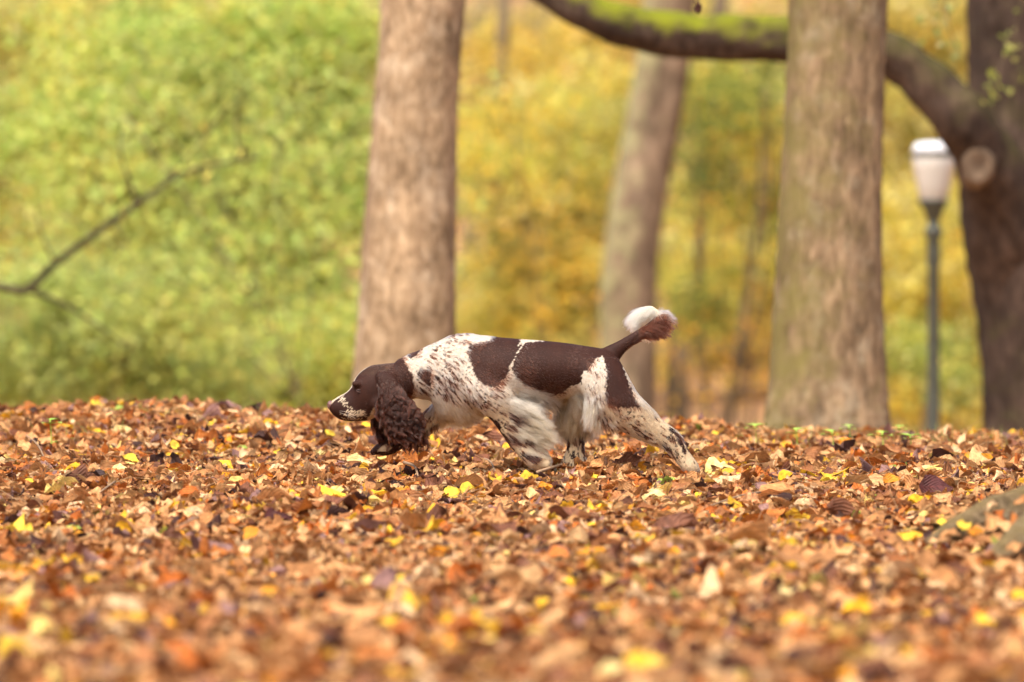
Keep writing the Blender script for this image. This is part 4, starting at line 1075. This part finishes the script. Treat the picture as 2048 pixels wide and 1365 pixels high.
# -- coat of hair: guide flow in the side view: px, py, dx, dy, length px, lift, wave, sag
GUIDES = [(657, 812, 0.3, 0.1, 0.8, 0.05, 0, 0), (672, 812, 0.8, 0.3, 2.0, 0.1, 0, 0), (690, 825, 0.8, 0.5, 3, 0.12, 0, 0.1), (700, 790, 0.85, -0.4, 3, 0.08, 0, 0), (715, 770, 0.7, -0.6, 3, 0.1, 0, 0), (712, 800, 0.9, 0.2, 3, 0.08, 0, 0), (722, 745, 0.8, -0.6, 4, 0.1, 0, 0), (735, 815, 0.9, 0.3, 4.5, 0.1, 0, 0.1), (750, 732, 1, -0.2, 6, 0.12, 0.1, 0), (770, 812, 0.7, 0.6, 7, 0.12, 0, 0.1), (775, 728, 1, 0, 9, 0.15, 0.2, 0.1), (740, 780, 0.8, 0.1, 4, 0.08, 0, 0), (795, 735, 0.7, 0.6, 6.8, 0.12, 0.16, 0.1), (812, 760, 0.5, 0.85, 8.1, 0.1, 0.08, 0.2), (805, 716, 1, 0.0, 9.3, 0.2, 0.24, 0.1), (815, 790, 0.5, 0.8, 9.3, 0.12, 0.16, 0.3), (838, 700, 1, -0.15, 11.8, 0.18, 0.28, 0.15), (850, 750, 0.85, 0.5, 13.6, 0.16, 0.32, 0.2), (842, 790, 0.8, 0.6, 10.5, 0.16, 0.24, 0.3), (868, 720, 0.9, 0.45, 14.9, 0.16, 0.32, 0.2), (900, 690, 0.9, 0.3, 15.5, 0.16, 0.32, 0.15), (900, 770, 0.65, 0.75, 16.1, 0.14, 0.28, 0.25), (932, 670, 1, 0.02, 13.6, 0.18, 0.28, 0.12), (948, 720, 0.65, 0.75, 9.3, 0.1, 0.16, 0.1), (962, 668, 1, 0.1, 12.4, 0.16, 0.24, 0.15), (880, 815, 0.5, 0.85, 19.8, 0.22, 0.3, 0.4), (905, 832, 0.55, 0.85, 22.4, 0.22, 0.3, 0.45), (935, 838, 0.7, 0.7, 22.4, 0.2, 0.3, 0.4), (930, 800, 0.6, 0.8, 16.5, 0.15, 0.25, 0.25), (960, 832, 0.85, 0.45, 15.8, 0.18, 0.25, 0.3), (1000, 680, 1, 0.12, 10, 0.07, 0, 0.05), (1000, 730, 0.85, 0.45, 10, 0.06, 0, 0.05), (1100, 690, 1, 0.1, 9, 0.06, 0, 0.05), (1100, 740, 0.95, 0.3, 10, 0.06, 0, 0.05), (1200, 702, 1, 0.2, 6.3, 0.06, 0, 0.05), (1170, 750, 0.85, 0.5, 7.0, 0.06, 0, 0.1), (985, 790, 0.92, 0.35, 17, 0.1, 0.15, 0.15), (1050, 790, 0.88, 0.42, 20, 0.12, 0.2, 0.2), (1060, 808, 0.7, 0.7, 26, 0.15, 0.3, 0.4), (1100, 808, 0.3, 0.95, 39, 0.18, 0.4, 0.5), (1145, 808, -0.15, 1, 46, 0.2, 0.45, 0.4), (1180, 808, -0.25, 1, 41, 0.2, 0.45, 0.4), (1185, 740, 0.35, 0.9, 13.3, 0.15, 0.25, 0.1), (1185, 770, 0.3, 0.95, 14.0, 0.15, 0.3, 0.2), (1230, 770, 0.35, 0.9, 6.3, 0.06, 0, 0.05), (1255, 805, 0.45, 0.9, 9, 0.06, 0, 0.05), (1205, 815, 0.45, 0.9, 14.0, 0.14, 0.2, 0.2), (1185, 832, -0.1, 1, 39, 0.2, 0.4, 0.4), (1238, 730, 0.3, 0.95, 5.6, 0.06, 0, 0.05), (1272, 785, 0.5, 0.87, 15, 0.15, 0.1, 0.1), (1210, 848, 0.4, 0.9, 22, 0.18, 0.3, 0.3), (1240, 850, 0.85, 0.52, 14, 0.1, 0.1, 0.1), (1295, 850, 0.85, 0.5, 14, 0.1, 0.1, 0.1), (1300, 818, 0.85, 0.55, 15, 0.15, 0.1, 0.1), (1340, 860, 0.8, 0.6, 11, 0.1, 0.1, 0.1), (1352, 868, 0.75, 0.6, 14, 0.22, 0.1, 0.1), (1352, 890, 0.6, 0.8, 10, 0.1, 0, 0.1), (1378, 918, 0.5, 0.85, 8, 0.1, 0, 0.1), (1275, 878, 0.8, 0.6, 17, 0.16, 0.2, 0.3), (1320, 897, 0.7, 0.7, 13, 0.15, 0.1, 0.2), (1150, 832, -0.1, 1, 37, 0.18, 0.4, 0.4), (1150, 862, 0, 1, 18, 0.15, 0.2, 0.2), (1150, 895, 0, 1, 10, 0.12, 0.1, 0.1), (1145, 935, -0.4, 0.8, 6, 0.1, 0, 0), (1172, 890, 0.3, 0.95, 13, 0.2, 0.1, 0.2), (975, 800, 0.7, 0.65, 14.5, 0.13, 0.25, 0.2), (972, 828, 0.55, 0.83, 5.9, 0.08, 0.1, 0), (998, 856, 0.55, 0.83, 4.0, 0.08, 0, 0), (1028, 900, 0.6, 0.8, 6, 0.08, 0, 0), (1085, 922, 0.8, 0.5, 6, 0.1, 0, 0), (1000, 825, 0.85, 0.5, 11.9, 0.1, 0.2, 0.1), (1018, 850, 0.9, 0.42, 18, 0.12, 0.2, 0.15), (1040, 885, 0.85, 0.5, 14, 0.12, 0.15, 0.15), (1036, 812, 0.93, 0.0, 59, 0.16, 0.3, 0.42), (1042, 832, 0.95, 0.0, 75, 0.16, 0.35, 0.42), (1048, 852, 0.95, 0.0, 75, 0.16, 0.35, 0.42), (1056, 872, 0.95, 0.0, 55, 0.16, 0.3, 0.42), (1068, 890, 0.92, 0.15, 30, 0.16, 0.2, 0.3), (1082, 905, 0.9, 0.35, 14, 0.12, 0.1, 0.2), (870, 832, -0.6, 0.75, 11.9, 0.15, 0.2, 0.2), (832, 855, -0.7, 0.7, 14, 0.12, 0.1, 0.1), (795, 885, -0.65, 0.65, 8, 0.1, 0, 0), (760, 900, -0.6, 0.6, 5, 0.1, 0, 0), (880, 850, 0.1, 1, 17.2, 0.2, 0.3, 0.3), (845, 866, 0.2, 1, 18, 0.2, 0.2, 0.3), (1225, 705, 0.82, -0.55, 4.2, 0.07, 0, 0), (1258, 678, 0.82, -0.55, 7, 0.07, 0, 0), (1272, 688, 0.9, -0.1, 15, 0.16, 0.1, 0.2), (1292, 672, 0.9, 0.25, 30, 0.18, 0.3, 0.35), (1305, 655, 0.93, 0.3, 38, 0.18, 0.35, 0.4), (1312, 640, 0.95, 0.2, 38, 0.2, 0.35, 0.45), (1300, 642, 0.9, 0, 26, 0.14, 0.2, 0.3), (1105, 784, 0.85, 0.5, 10, 0.06, 0, 0.05), (1130, 774, 0.85, 0.5, 10, 0.06, 0, 0.05), (1075, 768, 0.88, 0.45, 10, 0.06, 0, 0.05), (1150, 765, 0.8, 0.6, 10, 0.06, 0, 0.05), (1120, 792, 0.7, 0.7, 13, 0.08, 0.1, 0.1), (1020, 772, 0.9, 0.4, 12, 0.08, 0.1, 0.1), (1118, 835, -0.05, 1, 34, 0.18, 0.4, 0.4), (1135, 845, 0, 1, 30, 0.18, 0.4, 0.4)]
PLUME = [(1320, 626, .8, -.1, 26, .2, .2, .5), (1316, 617, -.5, .5, 30, .2, .1, .3), (1304, 612, -.6, .7, 38, .2, .1, .3), (1291, 613, -.4, .9, 46, .2, .1, .3), (1279, 622, -.3, .95, 38, .2, .1, .2), (1271, 636, -.15, 1, 27, .15, .1, .1), (1268, 646, -.1, 1, 18, .1, .1, .1)]
EARG = [(775, 748, .2, 1, 5, .06, 0, 0), (778, 766, .15, 1, 9, .08, .1, 0), (785, 786, .2, 1, 32, .10, 1.3, .1), (764, 798, .02, 1, 44, .10, 1.3, .1), (800, 800, .4, .92, 46, .11, 1.3, .1), (812, 798, .5, .86, 42, .12, 1.3, .1), (790, 826, .3, .95, 42, .11, 1.3, .1), (830, 832, .5, .86, 32, .14, 1.3, .1), (775, 846, .12, 1, 34, .11, 1.3, .1), (806, 858, .35, .93, 30, .12, 1.2, .1), (795, 872, .25, 1, 22, .1, 1.0, .1)]

def flow(px, py, G, k=24.0):
    G = np.array(G)
    d2 = (px[:, None] - G[:, 0]) ** 2 + (py[:, None] - G[:, 1]) ** 2
    w = 1 / (d2 + k) ** 1.8
    w /= w.sum(1)[:, None]
    return w @ G[:, 2:]

me = body_me
me.calc_loop_triangles()
nt_ = len(me.loop_triangles)
TV = np.zeros(nt_ * 3, dtype=np.int32); me.loop_triangles.foreach_get("vertices", TV); TV = TV.reshape(-1, 3)
A, B_, C_ = BV[TV[:, 0]], BV[TV[:, 1]], BV[TV[:, 2]]
area = np.linalg.norm(np.cross(B_ - A, C_ - A), axis=1) / 2
NH = 300000
tx_, ty_, tyy = to_px((A + B_ + C_) / 3)
wgt = area * np.where((tyy > 45) & (tx_ > 860) | (tyy > 25) & (ty_ < 790) & (tx_ > 840) & (tx_ < 1240), .45, 1.0)
wgt = wgt * np.where((tx_ > 1250) & (ty_ < 700), 2.2, 1.0) * np.where((tx_ > 738) & (tx_ < 845) & (np.abs(tyy) > 44), 1.8, 1.0) * np.where(tx_ < 742, 1.6, 1.0) * np.where((tx_ > 1028) & (tx_ < 1085) & (ty_ > 800) & (ty_ < 905) & (tyy < 0), 3.0, 1.0) * np.where((tx_ > 1060) & (tx_ < 1200) & (ty_ > 780) & (ty_ < 840), 1.6, 1.0) * np.where((tx_ > 1255) & (ty_ < 660) & (tyy > 5), 2.5, 1.0)
ti = drng.choice(nt_, NH, p=wgt / wgt.sum())
r1, r2 = np.sqrt(drng.random(NH)), drng.random(NH)
w3 = np.column_stack([1 - r1, r1 * (1 - r2), r1 * r2])
root_p = A[ti] * w3[:, :1] + B_[ti] * w3[:, 1:2] + C_[ti] * w3[:, 2:]
nrm = BN[TV[ti, 0]] * w3[:, :1] + BN[TV[ti, 1]] * w3[:, 1:2] + BN[TV[ti, 2]] * w3[:, 2:]
nrm /= np.linalg.norm(nrm, axis=1)[:, None] + 1e-9
px, py, yy = to_px(root_p)
NC = NH // 14
ear0 = (px > 738) & (px < 850) & (py > 740) & (py < 885) & (np.abs(yy) > 43.5) & (np.abs(yy) < 72)
pc = np.where(ear0, .22, 1.0)
cid = drng.choice(NH, NC, replace=False, p=pc / pc.sum())
kd = kdtree.KDTree(NC)
for i, c in enumerate(cid): kd.insert(root_p[c], i)
kd.balance()
own = np.array([kd.find(p)[1] for p in root_p])
gd = cid[own]
TK[:, 2] *= np.where(TK[:, 2] > 4.5, 1.0, 1.45)
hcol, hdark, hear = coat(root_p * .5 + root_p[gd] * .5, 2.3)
FL = flow(px, py, GUIDES)
isear = (px > 738) & (px < 850) & (py > 740) & (py < 885) & (np.abs(yy) > 43.5) & (np.abs(yy) < 72)
FE = flow(px, py, EARG, 12)
FL = np.where(isear[:, None], FE, FL)
ispl = (px > 1255) & (px < 1332) & (py < 655) & (yy > 6)
FL = np.where(ispl[:, None], flow(px, py, PLUME, 6), FL)
hcol = np.where((isear & (py > 770))[:, None], np.array([.034, .0112, .0062]), np.where(isear[:, None], np.array([.040, .017, .0105]), hcol))
hcol = np.where(ispl[:, None], np.array([.56, .50, .37]), hcol)
# keep the eyes and the nose leather clear
eye_c = [(719, 782, -1), (719, 782, 1)]
keepm = np.ones(NH, bool)
for (ex, ey, es) in eye_c: keepm &= ~((np.hypot((px - ex) / 1.25, py - ey) < 4.2) & (yy * es > 0))
keepm &= ~((px < 667) & (py < 825) & (py > 802 + .0 * px))
dvec = np.column_stack([FL[:, 0], drng.normal(0, .12, NH) + .15 * np.sign(yy) * (np.abs(yy) > 20), -FL[:, 1]])
dvec += .10 * drng.normal(size=(NH, 3))
L_ = FL[:, 2] * PS * drng.uniform(.6, 1.15, NH)
lift, wave, sag = FL[:, 3], FL[:, 4], FL[:, 5]
dt = dvec - (dvec * nrm).sum(1)[:, None] * nrm
ln = np.linalg.norm(dt, axis=1)
dt = dt / (ln[:, None] + 1e-6)
longh = np.clip((FL[:, 2] - 18) / 14, 0, 1)[:, None]
# long feathering follows its own direction instead of hugging the skin
dfree = dvec / (np.linalg.norm(dvec, axis=1)[:, None] + 1e-6)
outw = np.clip((dfree * nrm).sum(1), -.2, 1)[:, None]
dirv = dt * (1 - longh * .75) + (dfree + nrm * np.maximum(0, .15 - outw)) * longh * .75 + nrm * lift[:, None]
dirv /= np.linalg.norm(dirv, axis=1)[:, None]
NK = 7
t = np.linspace(0, 1, NK)
pts = root_p[:, None, :] - nrm[:, None, :] * .001 + dirv[:, None, :] * (L_[:, None] * t)[:, :, None]
pts[:, :, 2] -= (sag * L_)[:, None] * t ** 2 * .6
side = np.cross(dirv, nrm); side /= np.linalg.norm(side, axis=1)[:, None] + 1e-9
up2 = np.cross(side, dirv)
# hairs gather in locks
ph = 5.0 * fbm(px, py, .05, 31) + drng.random(NC)[own] * 1.3; fr = np.where(isear, drng.uniform(7.5, 9.5, NC)[own], drng.uniform(5, 8, NC)[own])
amp = (np.where(isear, 1.25, 1.0) * wave * .0042)[:, None] * np.minimum(1, t * 2.2)[None]
arg = ph[:, None] + fr[:, None] * t[None] * np.clip(L_[:, None] / .045, .5, 1.4)
pts += side[:, None, :] * (amp * np.sin(arg))[:, :, None] + up2[:, None, :] * (amp * .7 * np.cos(arg * 1.1 + 1))[:, :, None]
cl = (np.where(isear & (FL[:, 2] > 15), .9, np.where(ispl, .35, np.clip(.25 + .028 * FL[:, 2], 0, .8))))[:, None] * t[None] ** 1.1
same = (hdark == hdark[gd]) | (FL[:, 2] > 26)
cl = cl * np.where(same, 1, .3)[:, None]
tgt = pts[gd] + (root_p - root_p[gd])[:, None, :] * .12
pts = pts * (1 - cl[:, :, None]) + tgt * cl[:, :, None]
pts += drng.normal(size=pts.shape) * np.where(isear, .4, 1.0)[:, None, None] * (.0004 + .0012 * longh[:, None, :]) * t[None, :, None]
hcol = hcol * drng.uniform(.86, 1.1, NH)[:, None] * np.where(isear, drng.uniform(.5, 1.5, NC)[own], drng.uniform(.86, 1.1, NC)[own])[:, None]
pts, hcol, lk = pts[keepm], hcol[keepm], L_[keepm]
wh = dog.location
pts = pts - np.array(tuple(wh))
hc = bpy.data.hair_curves.new("coat_hair")
hc.add_curves([NK] * len(pts))
hc.attributes["position"].data.foreach_set("vector", pts.astype(np.float32).ravel()) if "position" in hc.attributes else None
ra = hc.attributes.get("radius") or hc.attributes.new("radius", 'FLOAT', 'POINT')
rad = (np.linspace(1, .28, NK)[None] * np.where(lk > .03, .00036, .00034)[:, None])
ra.data.foreach_set("value", rad.astype(np.float32).ravel())
ca = hc.attributes.new("tint", 'FLOAT_COLOR', 'POINT')
pale = ((FL[:, 2] > 30) & hdark & (px > 1022) & (px < 1240) & (py > 700) & ~isear)[keepm]
pk = pale[:, None] * np.clip((t[None] - .42) / .3, 0, 1)
c4 = np.ones((len(hcol), NK, 4), dtype=np.float32); c4[:, :, :3] = hcol[:, None, :] * (1 - pk[:, :, None]) + CREAM * pk[:, :, None]
ca.data.foreach_set("color", c4.ravel())
M_HAIR, nt, b = new_mat("coat_hair")
nt.nodes.remove(b)
hb = nt.nodes.new("ShaderNodeBsdfHairPrincipled")
hb.model = 'CHIANG'; hb.parametrization = 'COLOR'
a_ = N(nt, "ShaderNodeAttribute"); a_.attribute_name = "tint"
nt.links.new(a_.outputs["Color"], hb.inputs["Color"])
hb.inputs["IOR"].default_value = 1.38; hb.inputs["Roughness"].default_value = .34; hb.inputs["Radial Roughness"].default_value = .5; hb.inputs["Random Roughness"].default_value = .2
nt.links.new(hb.outputs[0], nt.nodes["Material Output"].inputs["Surface"])
hc.materials.append(M_HAIR)
ho = bpy.data.objects.new("coat_hair", hc)
COL.objects.link(ho); ho.parent = dog

# -- eyes, nose
bvh = BVHTree.FromPolygons([tuple(p) for p in BV.tolist()], [tuple(tr) for tr in TV.tolist()])
M_EYE = plain_mat("eye_brown", (.035, .016, .008), .06, .6)
M_LID = plain_mat("eyelid", (.050, .022, .017), .5, .3)
for (ex, ey, es) in eye_c:
    o3 = dpx(ex, ey, es * .3)
    hit = bvh.ray_cast(Vector(o3), Vector((0, -es, 0)))
    hp = np.array(hit[0])
    bm = bmesh.new(); bmesh.ops.create_uvsphere(bm, u_segments=20, v_segments=14, radius=.0060)
    vv = np.array([tuple(q.co) for q in bm.verts]) + hp + np.array([0, -es * .0040, 0])
    ff = [tuple(q.index for q in fc.verts) for fc in bm.faces]; bm.free()
    eo = link("eye", mesh_from("eye", vv, ff), M_EYE, dog)
    arcs = []
    for sgn in (1, -1):
        lid = [Vector(hp) + Vector((.0080 * math.cos(a), es * (.0022 * math.sin(abs(a)) + .0004), sgn * .0036 * math.sin(a) - .0012 * math.cos(a))) for a in np.linspace(0, math.pi, 7)]
        arcs.append(tube(lid, [.0006, .0011, .0014, .0015, .0014, .0011, .0006], 8, 3))
    v, f = merge(arcs)
    link("eyelid", mesh_from("eyelid", v, f), M_LID, eo).parent = eo
    eo.children[0].location = (0, 0, 0)
bm = bmesh.new()
bmesh.ops.create_uvsphere(bm, u_segments=32, v_segments=24, radius=1)
for q in bm.verts:
    x, y, z = q.co
    s_ = 1.0
    for sg in (-1, 1):
        dn = math.sqrt(((y - sg * .52) / .28) ** 2 + ((z + .05) / .30) ** 2)
        if x < .1: s_ -= .30 * math.exp(-dn * dn * 1.4)
    if x < 0: s_ -= .10 * math.exp(-(y / .09) ** 2) * (z < .4)
    q.co = (x * s_ * 7.5 * PS, y * s_ * (10.5 - 2.2 * max(0, -z)) * PS, z * (.95 + .1 * s_) * 9.0 * PS)
vv = np.array([tuple(q.co) for q in bm.verts]); ff = [tuple(q.index for q in fc.verts) for fc in bm.faces]; bm.free()
link("nose", mesh_from("nose", vv + dpx(661.5, 811), ff), plain_mat("nose_leather", (.15, .072, .062), .4, .5, noise=160), dog)
# a few whiskers
M_WHISK = plain_mat("whisker", (.55, .48, .4), .4, .4)
for k in range(8):
    s_ = -1 if k % 2 else 1
    a0 = dpx(676 + 4 * (k % 4), 822 + 3 * (k // 3), s_ * 19 * PS)
    e = a0 + np.array([.035 + .01 * drng.random(), s_ * .03, -.012 - .012 * drng.random()])
    v, f = tube([a0, (a0 + e) / 2 + np.array([0, s_ * .004, .003]), e], [.0003, .00025, .0001], 5, 3)
    link("whisker", mesh_from("whisker", v, f), M_WHISK, dog)
#DOG_END
